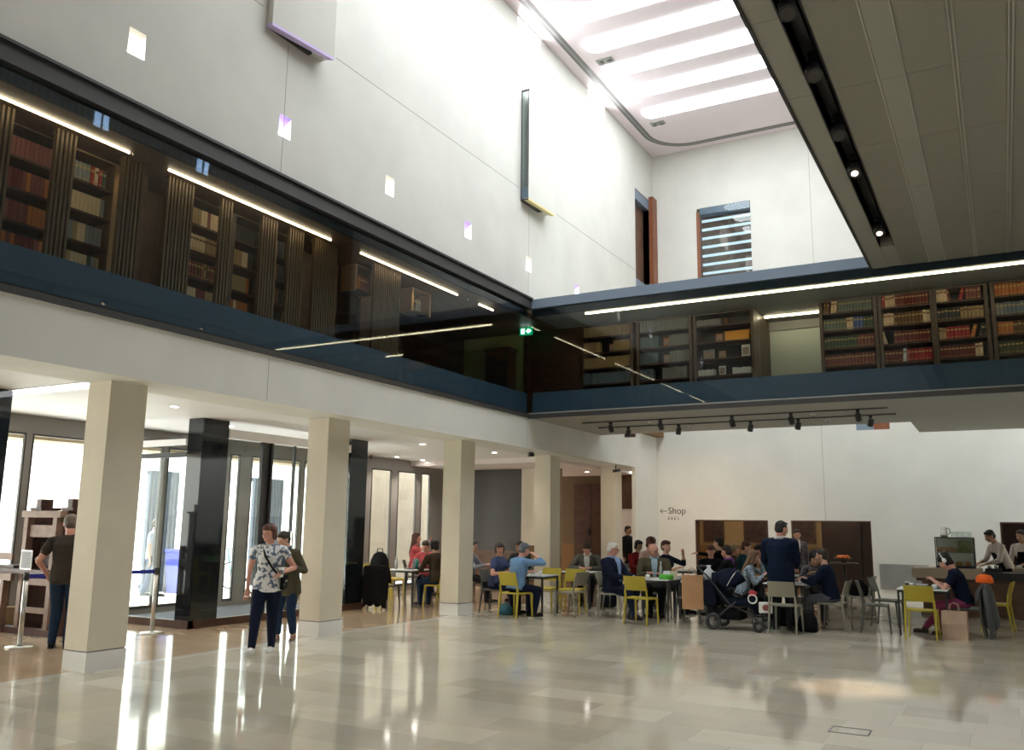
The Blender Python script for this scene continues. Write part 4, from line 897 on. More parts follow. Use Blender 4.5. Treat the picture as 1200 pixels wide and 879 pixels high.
papers(-7.78, 17.0, .34, .26, 'open white papers under the hands of the writing man'); papers(-3.28, 15.85, .32, .24, 'white papers on the table right of the man in navy', 5, rz=0.1); papers(-5.85, 15.6, .30, .2, 'cream menu card before the elderly men', 2, 'bk_cream', 'menu_card')
papers(-3.6, 15.86, .2, .16, 'white napkin by the long-haired girl', 2, name='napkin'); papers(-4.65, 17.6, .3, .25, 'white sheet on the small white table', 2); papers(-6.1, 19.25, .35, .3, 'white sheets on the table of the gesturing man', 2)
def plate(x, y, lab, r=.11):
    t = thing('plate', lab, 'plate', (x, y, T0)); MB().lathe([(0, .004), (r*.6, .004), (r, .02), (r*.98, .024), (r*.6, .009), (0, .009)], n=24).build('dish', 'porcelain', t)
    MB().ell((0, 0, .03), (.05, .045, .028)).build('food', 'orangey', t)
M['orangey'] = mat('pastry', (.45, .24, .09), .7, var=.3, vscale=30)
plate(-3.5, 16.15, 'plate with pastry between the standing man and the seated dark-haired person'); plate(-8.1, 15.05, 'plate with pastry on the couple\'s table', .1)
t = thing('serving_tray', 'blue-grey tray with dishes on the tray table', 'tray', (-1.2, 16.05, T0)); M['tray'] = mat('tray_blue', (.16, .26, .30), .4)
MB().box(-.27, -.17, 0, .27, .17, .012).box(-.27, -.17, .012, -.26, .17, .03).box(.26, -.17, .012, .27, .17, .03).box(-.26, -.17, .012, .26, -.16, .03).box(-.26, .16, .012, .26, .17, .03).build('tray', 'tray', t)
MB().lathe([(0, .0), (.05, 0), (.095, .05), (.088, .05), (.045, .008), (0, .008)], (-.05, .02, .013), 22).build('bowl', 'porcelain', t); MB().box(.08, -.1, .013, .22, .06, .02).build('side_plate', 'porcelain', t)
t = thing('laptop', 'dark blue-grey laptop open on the arcade table', 'laptop', (-10.95, 15.3, T0), -.5); BX(-.15, -.1, 0, .15, .1, .015).build('base', 'finb', t); MB().box(-.15, .1, .01, .15, .115, .21).build('screen', 'finb', t)
papers(-11.15, 15.4, .16, .12, 'crumpled white napkins on the arcade table', 4, name='napkin')
# side table with orange bowl
t = thing('pedestal_table', 'small dark side table before the dark timber door', 'side table', (-3.1, 20.4, 0)); MB().cyl((0, 0, 0), (0, 0, .02), .2).build('base', 'blackm', t); MB().cyl((0, 0, .02), (0, 0, .93), .03).build('pole', 'blackm', t)
MB().cyl((0, 0, .93), (0, 0, .96), .30, n=24).build('table_top', 'wood_mid', t)
t = thing('fruit_bowl', 'bowl of glowing orange fruit on the small side table', 'bowl', (-3.12, 20.4, .961)); MB().lathe([(0, 0), (.06, 0), (.07, .02), (.2, .1), (.19, .1), (.06, .03), (0, .03)], n=24).build('bowl', 'wood_mid', t)
M['fruit'] = mat('orange_fruit', (.95, .22, .02), .5)
for k in range(7): MB().ell((.09*math.cos(k), .09*math.sin(k), .11), (.052, .052, .05)).build('fruit', 'fruit', t)

# ------------------------------------------------------------------ sign on the far wall
M['ink'] = mat('sign_ink', (.05, .04, .035), .6)
sg = thing('shop_wall_sign', 'dark lettering reading Shop with a left arrow and pictograms', 'sign', (-8.5, YF-.004, 2.0))
def text(body, x, z, size, parent, m='ink', ext=.002):
    cu = bpy.data.curves.new('lettering', 'FONT'); cu.body = body; cu.size = size; cu.extrude = ext; o = bpy.data.objects.new('lettering', cu); C.objects.link(o)
    o.parent = parent; o.location = (x, 0, z); o.rotation_euler = (PI/2, 0, 0); cu.materials.append(M[m]); return o
text('Shop', .23, .05, .26, sg)
MB().box(0, -.002, .115, .2, 0, .133).beam((.0, -.001, .124), (.065, -.001, .185), .002, .018, up=(0, 0, 1)).build('arrow', 'ink', sg)
MB().beam((.0, -.001, .124), (.065, -.001, .063), .002, .018).build('arrow_head', 'ink', sg)
for k in range(4):
    q = MB(); x = .25+k*.09; q.cyl((x, -.002, -.045), (x, 0, -.045), .014, n=10)
    if k < 3: q.box(x-.014, -.002, -.12, x+.014, 0, -.063)
    else: q.tube([(x-.02, -.001, -.11), (x, -.001, -.08), (x+.03, -.001, -.11)], .008, 6)
    q.build('pictogram', 'ink', sg)

# ------------------------------------------------------------------ counter
ct = thing('serving_counter', 'long wooden cafe counter with pale front edge at the far right', 'counter', (0, 0, 0))
BX(-1.55, 19.95, 0, 4.5, 20.7, .72).build('body', 'walnut', ct); M['ctop'] = mat('pale_counter', (.52, .42, .32), .5)
BX(-1.72, 19.90, .72, -.45, 20.75, .92).build('worktop_edge', 'ctop', ct); BX(-.45, 19.90, .72, 4.5, 20.75, .86).build('worktop', 'blackm', ct); BX(-1.6, 19.98, 0, 4.5, 20.6, .06).build('toe_kick', 'blackm', ct)
BX(-1.65, 19.93, .66, 4.5, 20.72, .72).build('underside_lip', 'wood', ct)
vc = thing('glass_display_case', 'glass display case of pastries standing on the counter', 'display case', (-1.28, 20.15, .921))
MB().box(0, 0, 0, .72, .5, .04).build('base', 'blackm', vc); fr = MB()
for x in (0, .70):
    for y in (0, .48): fr.box(x, y, .04, x+.02, y+.02, .60)
fr.box(0, 0, .60, .72, .5, .62); fr.build('frame', 'darkm', vc)
BX(.02, .01, .04, .70, .014, .60).build('front_glass', 'glass', vc); BX(.02, .03, .30, .7, .47, .31).build('shelf', 'glass', vc); BX(.02, .475, .04, .70, .479, .6).build('back_panel', mat('case_back', (.62, .66, .58), .6), vc)
for k in range(9):
    MB().ell((.07+.075*(k % 5), .12+.15*(k//5), .36+.02*(k % 2)), (.055, .05, .045)).build('pastry', 'orangey', vc)
BX(.42, .1, .31, .68, .4, .55).build('cake_box', 'olive_cake', vc) if 'olive_cake' in M else BX(.42, .1, .31, .68, .4, .55).build('cake', mat('green_cake', (.16, .17, .05), .6, var=.3, vscale=20), vc)
for k in range(4): MB().ell((.12+.15*k, .2, .09), (.07, .06, .05)).build('pastry', 'orangey', vc)
t = thing('steel_jug', 'steel jug on top of the display case', 'jug', (-1.1, 20.35, 1.542)); MB().lathe([(0, 0), (.07, 0), (.075, .05), (.055, .18), (.06, .2), (0, .2)], n=20).build('body', 'steel', t); MB().tube([(.055, 0, .18), (.11, 0, .16), (.11, 0, .08), (.07, 0, .05)], .008, 8).build('handle', 'blackm', t)
for k in range(7):
    t = thing('drinking_glass', 'upturned drinking glass in the row on top of the display case', 'glass', (-.95+.055*k, 20.25+.09*(k % 2), 1.542), 0, 'glasses on the display case')
    MB().lathe([(0, .0), (.024, 0), (.03, .11), (.027, .11), (.021, .008), (0, .008)], n=14).build('glass_body', 'glass', t)
cm = thing('coffee_grinder', 'black coffee equipment on the counter in front of the barista', 'coffee machine', (-.40, 20.1, .861)); BX(0, 0, 0, .30, .3, .07).build('base', 'blackm', cm)
MB().cyl((.08, .15, .07), (.08, .15, .13), .04).build('group_head', 'steel', cm); MB().tube([(.08, .15, .1), (.08, -.05, .08)], .012).build('portafilter_handle', 'blackm', cm); MB().lathe([(0, 0), (.035, 0), (.04, .07), (0, .07)], (.2, .15, .07)).build('pot', 'steel', cm)
BX(.1, 20.3, .861, 1.6, 20.7, .95).build('x', 'ctop')
o = bpy.data.objects['x']; o.name = 'cup_shelf'; tag(o, 'pale low shelf board on the dark counter top at the right', 'shelf')
for k in range(5):
    t = thing('stacked_bowl', 'white bowl on the pale counter shelf, %s' % ['first from the barista', 'second from the barista', 'third from the barista', 'fourth from the barista', 'fifth, outside the edge'][k], 'bowl', (.2+.16*k, 20.42, .951), 0, 'white bowls at the counter'); MB().lathe([(0, 0), (.035, 0), (.06, .05), (.054, .05), (.03, .008), (0, .008)], n=18).build('bowl', 'porcelain', t)

# ------------------------------------------------------------------ bags, pushchair
M['kraft'] = mat('kraft_paper', (.50, .28, .14), .8, var=.06, vscale=8); M['kraft2'] = mat('pale_kraft', (.50, .36, .26), .8, var=.08, vscale=8)
def paper_bag(x, y, z, w, d, h, rz, lab, m, name='paper_bag', tilt=0.):
    t = thing(name, lab, 'bag', (x, y, z), rz); t.rotation_euler = (tilt, 0, rz)
    b = MB(); b.rings([[V((-w/2, -d/2, 0)), V((w/2, -d/2, 0)), V((w/2, 0, 0)), V((w/2, d/2, 0)), V((-w/2, d/2, 0)), V((-w/2, 0, 0))], [V((-w/2, -d/2, h*.55)), V((w/2, -d/2, h*.55)), V((w/2-.012, 0, h*.55)), V((w/2, d/2, h*.55)), V((-w/2, d/2, h*.55)), V((-w/2+.012, 0, h*.55))], [V((-w/2+.005, -d/2+.02, h)), V((w/2-.005, -d/2+.02, h)), V((w/2-.035, 0, h)), V((w/2-.005, d/2-.02, h)), V((-w/2+.005, d/2-.02, h)), V((-w/2+.035, 0, h))]], smooth=False)
    b.build('bag_body', m, t)
    for s in (-1, 1): MB().tube([(-w*.2, s*(d/2-.02), h-.02), (-w*.16, s*(d/2-.035), h+.10), (0, s*(d/2-.04), h+.125), (w*.16, s*(d/2-.035), h+.10), (w*.2, s*(d/2-.02), h-.02)], .005, 6).build('handle', m, t)
    return t
paper_bag(-.78, 15.60, .0, .36, .18, .43, -.1, 'pale brown paper bag standing under the tray table', 'kraft2')
t = thing('pushchair', 'black pushchair with dark navy seat and hood beside the tables', 'pushchair', (-4.02, 15.0, 0), .0)
M['navyf'] = mat('navy_fabric', (.008, .011, .024), .85, spec=.12); M['blackf'] = mat('black_fabric', (.009, .009, .010), .85, spec=.12)
for sx in (-1, 1):
    y = sx*.29
    for nm_, x, r in (('rear_wheel', -.33, .135), ('front_wheel', .42, .095)):
        wv = MB(); wv.lathe([(r*.55, -.02), (r*.85, -.024), (r, -.012), (r, .012), (r*.85, .024), (r*.55, .02), (r*.55, -.02)], n=24, cap=False, T=Matrix.Translation((x, y, r)) @ Matrix.Rotation(PI/2, 4, 'X'))
        wo = wv.build(nm_, 'blackm', t); sp = MB()
        for k in range(5): a = k*2*PI/5; sp.beam((x, y, r), (x+r*.78*math.cos(a), y, r+r*.78*math.sin(a)), .02, .012)
        sp.cyl((x, y-.03, r), (x, y+.03, r), .025, n=10); sp.build('spokes', 'groove', wo)
    MB().tube([(.42, y, .10), (.34, y, .26), (-.05, y*.95, .42), (-.42, y*.9, .86), (-.58, y*.9, 1.0)], .014, 8).build('frame_tube', 'blackm', t)
    MB().tube([(-.33, y, .135), (-.15, y, .30), (.05, y*.95, .46)], .014, 8).build('strut', 'blackm', t)
MB().tube([(-.58, -.26, 1.0), (-.62, 0, 1.02), (-.58, .26, 1.0)], .018, 8).build('handlebar', 'blackm', t); MB().tube([(-.33, -.28, .135), (-.33, .28, .135)], .012).build('axle', 'blackm', t)
MB().tube([(.3, -.2, .28), (.42, -.2, .24), (.42, .2, .24), (.3, .2, .28)], .014).build('footrest', 'blackm', t)
s_ = MB()
s_.rings([[V((x, y, z)) for y, z in ((-.21, a), (-.23, a+.06), (-.21, a+.12), (.21, a+.12), (.23, a+.06), (.21, a))] for x, a in ((-.36, .80), (-.26, .56), (-.12, .40), (.10, .38), (.26, .40), (.36, .26))]); s_.build('seat_body', 'navyf', t)
hd = MB(); R = []
for k in range(9):
    a = math.radians(150-15*k*1.05); R.append([V((-.12+.30*math.cos(a)*math.cos(b_)*1.0, .25*math.sin(b_), .66+.34*max(.02, math.sin(a))*math.cos(b_)*1.0)) for b_ in [math.radians(q) for q in range(-88, 89, 16)]])
hd.rings(R, cap=False); o = hd.build('hood', 'navyf', t); so = o.modifiers.new('s', 'SOLIDIFY'); so.thickness = .012
MB().tube([(-.12+.31*math.cos(math.radians(60))*math.cos(b_), .26*math.sin(b_), .66+.35*math.sin(math.radians(60))*math.cos(b_)) for b_ in [math.radians(q) for q in range(-80, 81, 16)]], .007, 6).build('hood_trim', 'steel', t)
MB().tube([(.12, -.24, .55), (.22, -.2, .62), (.24, 0, .64), (.22, .2, .62), (.12, .24, .55)], .014).build('bumper_bar', 'blackm', t)
MB().box(-.34, -.2, .16, .12, .2, .34).build('shopping_basket', 'blackf', t, bevel=.03)
MB().box(-.50, -.24, .36, -.30, .1, .80).build('navy_changing_bag', 'navyf', t, bevel=.04)
paper_bag(-4.74, 14.86, .30, .36, .19, .56, .3, 'large brown paper bag hanging from the pushchair handle', 'kraft', tilt=0.)
for o in [bpy.data.objects[n] for n in ('paper_bag', 'paper_bag.001')]: o['group'] = 'brown paper bags'
pl = thing('plastic_bag', 'crumpled white plastic bag tied to the pushchair handle', 'bag', (-4.50, 15.05, .70)); M['plastic'] = mat('white_plastic', (.6, .64, .68), .35)
m_ = MB()
R = []
for k, (z, r) in enumerate([(0, .05), (.04, .10), (.14, .11), (.22, .085), (.28, .03), (.33, .035)]): R.append([V((r*(1+.18*math.sin(3*a+k))*math.cos(a), r*.7*(1+.18*math.cos(4*a+k))*math.sin(a), z)) for a in [2*PI*i/14 for i in range(14)]])
m_.rings(R).build('bag_body', 'plastic', pl)
g = thing('toy_ring', 'white ring toy with red cloth clipped to the pushchair bar', 'toy', (-3.70, 14.76, .52)); MB().tube([(.07*math.cos(a*PI/10), 0, .07*math.sin(a*PI/10)) for a in range(21)], .011, 8, cap=False).build('ring', 'paper', g); MB().ell((0, .02, .09), (.07, .03, .05)).build('red_cloth', 'bk_red', g)
g = thing('sandal_packet', 'white and red printed bag hanging at the front of the pushchair', 'bag', (-3.5, 14.80, .30), .5); MB().box(-.11, -.02, 0, .11, .02, .18).build('bag_body', 'paper', g, bevel=.015); MB().ell((0, -.022, .09), (.06, .006, .05)).build('print', 'bk_dullred', g)
def cloth_on_chair(x, y, a, lab, m, name='coat', w=.27, low=.15, dr=.05):
    t = thing(name, lab, name, (x, y, 0), -math.radians(a)); c = MB(); R = []
    prof = [(-.12, .52), (-.16, .72), (-.245, .85), (-.275, .86), (-.315, .84), (-.35, .66), (-.38, .42), (-.36, low+.04), (-.345, low), (-.315, low+.03), (-.325, .42), (-.31, .62), (-.29, .80), (-.262, .825), (-.235, .80), (-.15, .60)]
    for k in range(11):
        u = k/10*2-1; R.append([V((u*w*(1+.05*math.sin(z*9)), y_-.018*math.sin(u*9+z*7)*(1 if z < .8 else .2), z-(.0 if z > .5 else .05*abs(math.sin(u*5))) - .03*u*u)) for y_, z in prof])
    c.rings(R); c.build('cloth_body', m, t)
    if 'padded' in lab: MB().caps((0, -.30, .72), .09, (0, -.33, .26), .13).caps((.10, -.32, .68), .07, (.10, -.35, .22), .10).caps((-.10, -.32, .68), .07, (-.10, -.35, .22), .10).build('padded_back', m, t)
    for s in (-1, 1): MB().caps((s*w*.95, -.30, .78), .055, (s*(w+.01), -.33, low+.12), .04).build('sleeve', m, t)
    return t
M['greyf'] = mat('grey_fabric', (.085, .09, .095), .85); M['orangef'] = mat('orange_knit', (1., .16, .015), .8); M['beigef'] = mat('beige_fabric', (.24, .18, .14), .85)
cloth_on_chair(-10.98, 14.45, 0, 'black coat draped over the arcade chair back', M['blackf'], low=.10)
cloth_on_chair(-.62, 16.15, -88, 'grey padded coat hanging on the chair back of the headphone wearer', M['greyf'], low=.06, w=.24)
cloth_on_chair(-10.35, 16.75, 90, 'beige coat over the distant arcade chair', M['beigef'], low=.2)
ht = thing('orange_hat', 'bright orange knitted hat on top of the grey coat', 'hat', (-.34, 16.15, .852)); MB().lathe([(.10, 0), (.125, .02), (.125, .07), (.09, .12), (0, .14)], n=18).build('crown', 'orangef', ht); MB().lathe([(.10, -.005), (.128, .0), (.13, .03), (.12, .035)], n=18).build('brim', 'orangef', ht)
def soft_bag(x, y, z, w, d, h, lab, m, name='rucksack', rz=0., strap=True):
    t = thing(name, lab, 'bag', (x, y, z), rz); R = []
    for k, (q, s) in enumerate([(0, .80), (.06, .98), (.35, 1), (.7, .9), (.92, .6), (1, .2)]): R.append([V((math.copysign(abs(math.cos(a))**.6, math.cos(a))*w/2*s, math.copysign(abs(math.sin(a))**.6, math.sin(a))*d/2*s, q*h)) for a in [2*PI*i/16 for i in range(16)]])
    MB().rings(R).build('bag_body', m, t); MB().box(-w*.3, -d/2-.02, h*.12, w*.3, -d/2+.03, h*.45).build('pocket', m, t, bevel=.015)
    if strap: MB().tube([(-w*.2, 0, h*.93), (-w*.15, 0, h*1.1), (w*.15, 0, h*1.1), (w*.2, 0, h*.93)], .01, 6).build('handle', m, t)
    return t
soft_bag(-7.45, 17.3+.25, .0, .36, .28, .5, 'dark navy rucksack on the floor under the writing man\'s table', M['navyf'])
soft_bag(-8.35, 14.75, .0, .26, .2, .2, 'teal and white bag on the floor by the couple in blue', mat('teal_fabric', (.03, .12, .16), .8), 'handbag')
soft_bag(-2.45, 17.75, .457, .34, .3, .24, 'black handbag on the empty grey-beige chair', M['blackf'], 'handbag')
soft_bag(-2.95, 15.35, .0, .32, .26, .3, 'black rucksack on the floor by the chair of the navy-sweater person', M['blackf'])
soft_bag(-3.45, 16.05, .0, .34, .3, .32, 'black bag on the floor under the standing man\'s table', M['blackf'], 'holdall')
soft_bag(-11.75, 15.25, .457, .42, .32, .62, 'large black rounded rucksack on the yellow arcade chair', M['blackf'])
# ------------------------------------------------------------------ people
SK = {'fair': (.62, .36, .26), 'pink': (.66, .33, .25), 'tan': (.50, .28, .18), 'brown': (.28, .15, .09)}
for k, c in SK.items(): M['skin_'+k] = mat('skin_'+k, c, .55, var=.04, vscale=15)
HC = {'black': (.012, .010, .010), 'dark': (.030, .017, .012), 'brown': (.075, .035, .02), 'auburn': (.10, .033, .018), 'blond': (.36, .23, .12), 'longblond': (.17, .09, .045), 'white': (.62, .60, .57), 'greybr': (.13, .10, .08), 'greyblue': (.10, .11, .13)}
for k, c in HC.items(): M['hair_'+k] = mat('hair_'+k, c, .6, var=.25, vscale=60)
M['eye'] = mat('dark_eye', (.02, .015, .012), .3); M['lip'] = mat('lip', (.42, .14, .11), .5); M['sole'] = mat('shoe_sole', (.5, .5, .48), .7)
def cloth(name, c, rough=.85, var=.06, vs=9): 
    if name not in M: M[name] = mat(name, c, rough, var=var, vscale=vs, spec=.15)
    return name
def print_mat(name, base, spots, scale=22):
    m = bpy.data.materials.new(name); m.use_nodes = True; nt = m.node_tree; b = nt.nodes['Principled BSDF']; tc = nt.nodes.new('ShaderNodeTexCoord')
    n = nt.nodes.new('ShaderNodeTexNoise'); n.inputs['Scale'].default_value = scale; n.inputs['Detail'].default_value = 6; nt.links.new(tc.outputs['Object'], n.inputs['Vector'])
    r = nt.nodes.new('ShaderNodeValToRGB'); e = r.color_ramp.elements; e[0].position = .44; e[0].color = (*spots, 1); e[1].position = .49; e[1].color = (*base, 1)
    nt.links.new(n.outputs['Fac'], r.inputs[0]); nt.links.new(r.outputs[0], b.inputs['Base Color']); b.inputs['Roughness'].default_value = .85; M[name] = m; return name

def ik(a, c, l1, l2, pole):
    a = V(a); c = V(c); d = c-a; L = d.length; mx = (l1+l2)*.995
    if L > mx: c = a+d*(mx/L); d = c-a; L = mx
    x = (l1*l1-l2*l2+L*L)/(2*L); h = math.sqrt(max(l1*l1-x*x, 0)); u = d/L; p = V(pole); p = (p-u*p.dot(u))
    p = p.normalized() if p.length > 1e-4 else V((0, 0, 1)).cross(u).normalized()
    return a+u*x+p*h, c
finish = []
def skinned(mb, name, m, parent, vox, it=3, extra=None):
    o = mb.build(name, m, parent)
    r = o.modifiers.new('r', 'REMESH'); r.mode = 'VOXEL'; r.voxel_size = vox; r.use_smooth_shade = True
    s = o.modifiers.new('s', 'SMOOTH'); s.factor = .5; s.iterations = it
    finish.append((o, extra)); return o

def person(label, x, y, a, h=1.7, sit=True, seat=.46, lean=0, side=0, twist=0, head=(0, 0), rh=None, lh=None, feet=None, fem=False, build=1., skin='fair', hair='brown', style='short',
           top='c_navy', sleeve='long', jacket=None, jlong=0., bottom='c_dark', shoe='c_shoe', blen=1., name='person', vox=.012, z=0., extras=(), glasses=False, elbow=None):
    """a = heading (deg clockwise from +Y). head = (turn right deg, nod down deg)"""
    t = thing(name, label, 'person', (x, y, z), -math.radians(a))
    S = h; zp = (seat+.085) if sit else .525*S
    P = V((0, -.03 if sit else 0, zp)); ls, lc = math.sin(math.radians(lean)), math.cos(math.radians(lean)); ss = math.sin(math.radians(side))
    T = V((ss, ls, lc)).normalized(); tw = math.radians(-twist)
    r0 = V((1, 0, 0)); rs = V((math.cos(tw), math.sin(tw), 0)); rs = (rs-T*rs.dot(T)).normalized()
    N = P+T*.300*S; sw = (.102 if fem else .118)*S*build
    Sh = {1: N-T*.036*S+rs*sw, -1: N-T*.036*S-rs*sw}
    fwd = T.cross(rs)*-1; fwd = rs.cross(T)*-1 if fwd.y < 0 else fwd
    fw = rs.cross(T); fw = fw if (Matrix.Rotation(tw, 3, 'Z') @ V((0, 1, 0))).dot(fw) > 0 else -fw
    # head frame
    hy = tw-math.radians(head[0]); hp = math.radians(head[1])
    Hf = V((-math.sin(hy)*math.cos(hp), math.cos(hy)*math.cos(hp), -math.sin(hp))); Hr = V((math.cos(hy), math.sin(hy), 0)); Hu = Hr.cross(Hf)
    nb = N+T*.012*S; Hc = nb+T*.018*S+Hu*.072*S+Hf*.018*S
    HR = Matrix((Hr, Hf, Hu)).transposed()
    hs = S/(1.57 if fem else 1.62)
    def hp_(dx, dy, dz): return Hc+HR @ V((dx*hs, dy*hs, dz*hs))
    # limbs
    ua, fa, th_, sh_ = .168*S, .148*S, .245*S, .235*S
    if sit: df = {1: (.10, .40), -1: (-.10, .42)}
    else: df = {1: (.09, .0), -1: (-.09, .0)}
    ft = {1: V((*(feet[0] if feet else df[1]),)), -1: V((*(feet[1] if feet else df[-1]),))}
    hd = {1: V(rh) if rh else (V((.16, .36, .80)) if sit else V((.24, .05, .46*S))), -1: V(lh) if lh else (V((-.16, .36, .80)) if sit else V((-.24, .05, .46*S)))}
    J = {}
    for s in (1, -1):
        pole = V((s*.7, -.5, -.8)) if not elbow else V((s*elbow[0], elbow[1], elbow[2]))
        e, w_ = ik(Sh[s], hd[s], ua, fa, pole)
        Hh = P+V((s*.052*S, 0, -.01*S)); f = ft[s]; fz = f.z if len(f) > 2 else 0.; A = V((f.x, f.y, .045*S+fz))
        k, A = ik(Hh, A, th_, sh_, V((s*.12, 1, .6)) if sit else V((s*.05, 1, .0)))
        J[s] = dict(e=e, w=w_, H=Hh, k=k, A=A)
    B = build*1.05
    def ring(c, rx, ry, R_, F_, n=16): return [c+R_*rx*math.cos(2*PI*i/n)+F_*ry*math.sin(2*PI*i/n) for i in range(n)]
    def torso(mb, g, lo=-.05, hi=.305, neck=False):
        pr = [(-.055, .080, .058), (-.03, .096, .068), (.03, .096, .069), (.10, .087, .064), (.18, .094, .069), (.24, .100, .066), (.275, .090, .052), (.305, .050, .040)] if not fem else \
             [(-.055, .082, .062), (-.03, .100, .072), (.03, .096, .068), (.11, .070, .052), (.18, .078, .066), (.225, .080, .068), (.27, .080, .050), (.30, .048, .036)]
        R = []
        for q, rx, ry in pr:
            if q < lo or q > hi: continue
            f = max(0, min(1, q/.28)); R_ = (r0*(1-f)+rs*f).normalized(); F_ = T.cross(R_); 
            R.append(ring(P+T*q*S, rx*S*B+g, ry*S*B*(1.06 if B > 1.05 else 1)+g, R_, F_))
        mb.rings(R)
        if fem and lo < .1:
            for s in (1, -1): mb.ell(P+T*.205*S+rs*s*.036*S+fw*.045*S, (.036*S+g, .036*S+g, .036*S+g))
    full = lambda on: 1. if on else .86
    sl = {'long': 1., 'short': .0, 'cap': -.1, 'mid': .45}[sleeve]; 
    b = MB(); torso(b, -.006)
    b.caps(nb-T*.03*S, .036*S, nb+T*.04*S+fw*.004, .032*S); b.caps(nb-T*.035*S+rs*.03*S, .028*S, Sh[1], .028*S); b.caps(nb-T*.035*S-rs*.03*S, .028*S, Sh[-1], .028*S)
    am = .92 if fem else 1.; ex = []
    for s in (1, -1):
        j = J[s]; cov = full(sl < .9)
        b.caps(Sh[s], .031*S*am*B*.95, j['e'], .023*S*am); b.caps(j['e'], .024*S*am*cov, j['w'], .0155*S*am)
        hdir = (j['w']-j['e']).normalized(); 
        sd = fw.cross(hdir); sd = (sd.normalized() if sd.length > .2 else V((1, 0, 0)))
        if abs(hdir.z) < .6: sd = hdir.cross(V((0, 0, 1))).normalized()
        nd = sd.cross(hdir).normalized()
        if nd.z > 0 and abs(hdir.z) < .6: nd = -nd
        pc = j['w']+hdir*.048*hs
        b.rings([[p for p in ring(j['w']+hdir*q*hs, wx*hs, wz*hs, sd, nd, 12)] for q, wx, wz in ((-.01, .024, .020), (.02, .034, .017), (.06, .041, .016), (.088, .038, .013))])
        # fingers: joined after the body surface is closed
        for fi, (off, ln) in enumerate(((-.030, .070), (-.010, .078), (.010, .073), (.029, .058))):
            p0 = j['w']+hdir*.075*hs+sd*off*hs*s; c1 = .35+.08*fi; pts = [p0]
            d = hdir
            for q, cv in ((.45, .25), (.3, c1), (.25, c1+.35)):
                dd = (hdir*math.cos(cv*1.1)+nd*math.sin(cv*1.1)).normalized(); pts.append(pts[-1]+dd*ln*q*hs+sd*off*.12*s*hs)
            ex.append((pts, [.0092*hs, .0085*hs, .0075*hs, .0058*hs]))
        inn = -s if hdir.z < .3 else -s; td = sd*(1 if (sd.dot(-rs*s) > 0) else -1)
        ex.append(([j['w']+hdir*.02*hs+td*.022*hs, j['w']+hdir*.048*hs+td*.046*hs+nd*.008, j['w']+hdir*.078*hs+td*.05*hs+nd*.018], [.012*hs, .010*hs, .0075*hs]))
        lg = .88
        b.caps(j['H'], .052*S*B*lg, j['k'], .034*S*lg); b.caps(j['k'], .033*S*lg, j['A'], .021*S)
        fdir = V((s*.12, 1, 0)).normalized()
        if not sit and feet and len(feet) > 2: fdir = V((math.sin(feet[2]), math.cos(feet[2]), 0))
        J[s]['fd'] = fdir; b.caps(j['A']-V((0, 0, .015*S)), .02*S, j['A']+fdir*.085*S-V((0, 0, .028*S)), .017*S)
    # head
    b.ell(hp_(0, -.012, .028), (.074*hs, .090*hs, .083*hs), HR, 18, 12); b.ell(hp_(0, .022, -.030), (.060*hs, .066*hs, .074*hs), HR, 16, 10)
    b.ell(hp_(0, .060, -.084), (.024*hs, .020*hs, .018*hs), HR); b.caps(hp_(0, .082, .005), .009*hs, hp_(0, .101, -.028), .0135*hs)
    b.caps(hp_(-.035, .066, .022), .013*hs, hp_(.035, .066, .022), .013*hs); b.caps(hp_(-.038, .045, -.03), .022*hs, hp_(.038, .045, -.03), .022*hs)
    b.ell(hp_(0, .078, -.055), (.022*hs, .012*hs, .012*hs), HR)
    for s in (1, -1): b.ell(hp_(s*.075, -.006, -.006), (.011*hs, .019*hs, .031*hs), HR)
    skinned(b, 'body', 'skin_'+skin, t, vox*.75, 2, ex)
    for s in (1, -1): MB().ell(hp_(s*.030, .0795, .004), (.0105*hs, .005*hs, .0042*hs), HR).build('eye', 'eye', t)
    MB().ell(hp_(0, .0885, -.055), (.021*hs, .005*hs, .006*hs), HR).build('mouth', 'lip', t)
    if glasses:
        g = MB()
        for s in (1, -1): g.tube([hp_(s*.032+.025*math.cos(q*PI/6), .094, .004+.019*math.sin(q*PI/6)) for q in range(13)], .0025, 5, cap=False); g.tube([hp_(s*.056, .092, .01), hp_(s*.078, 0, .008)], .0025, 5)
        g.tube([hp_(-.008, .097, .008), hp_(.008, .097, .008)], .0025, 5); g.build('glasses', 'blackm', t)
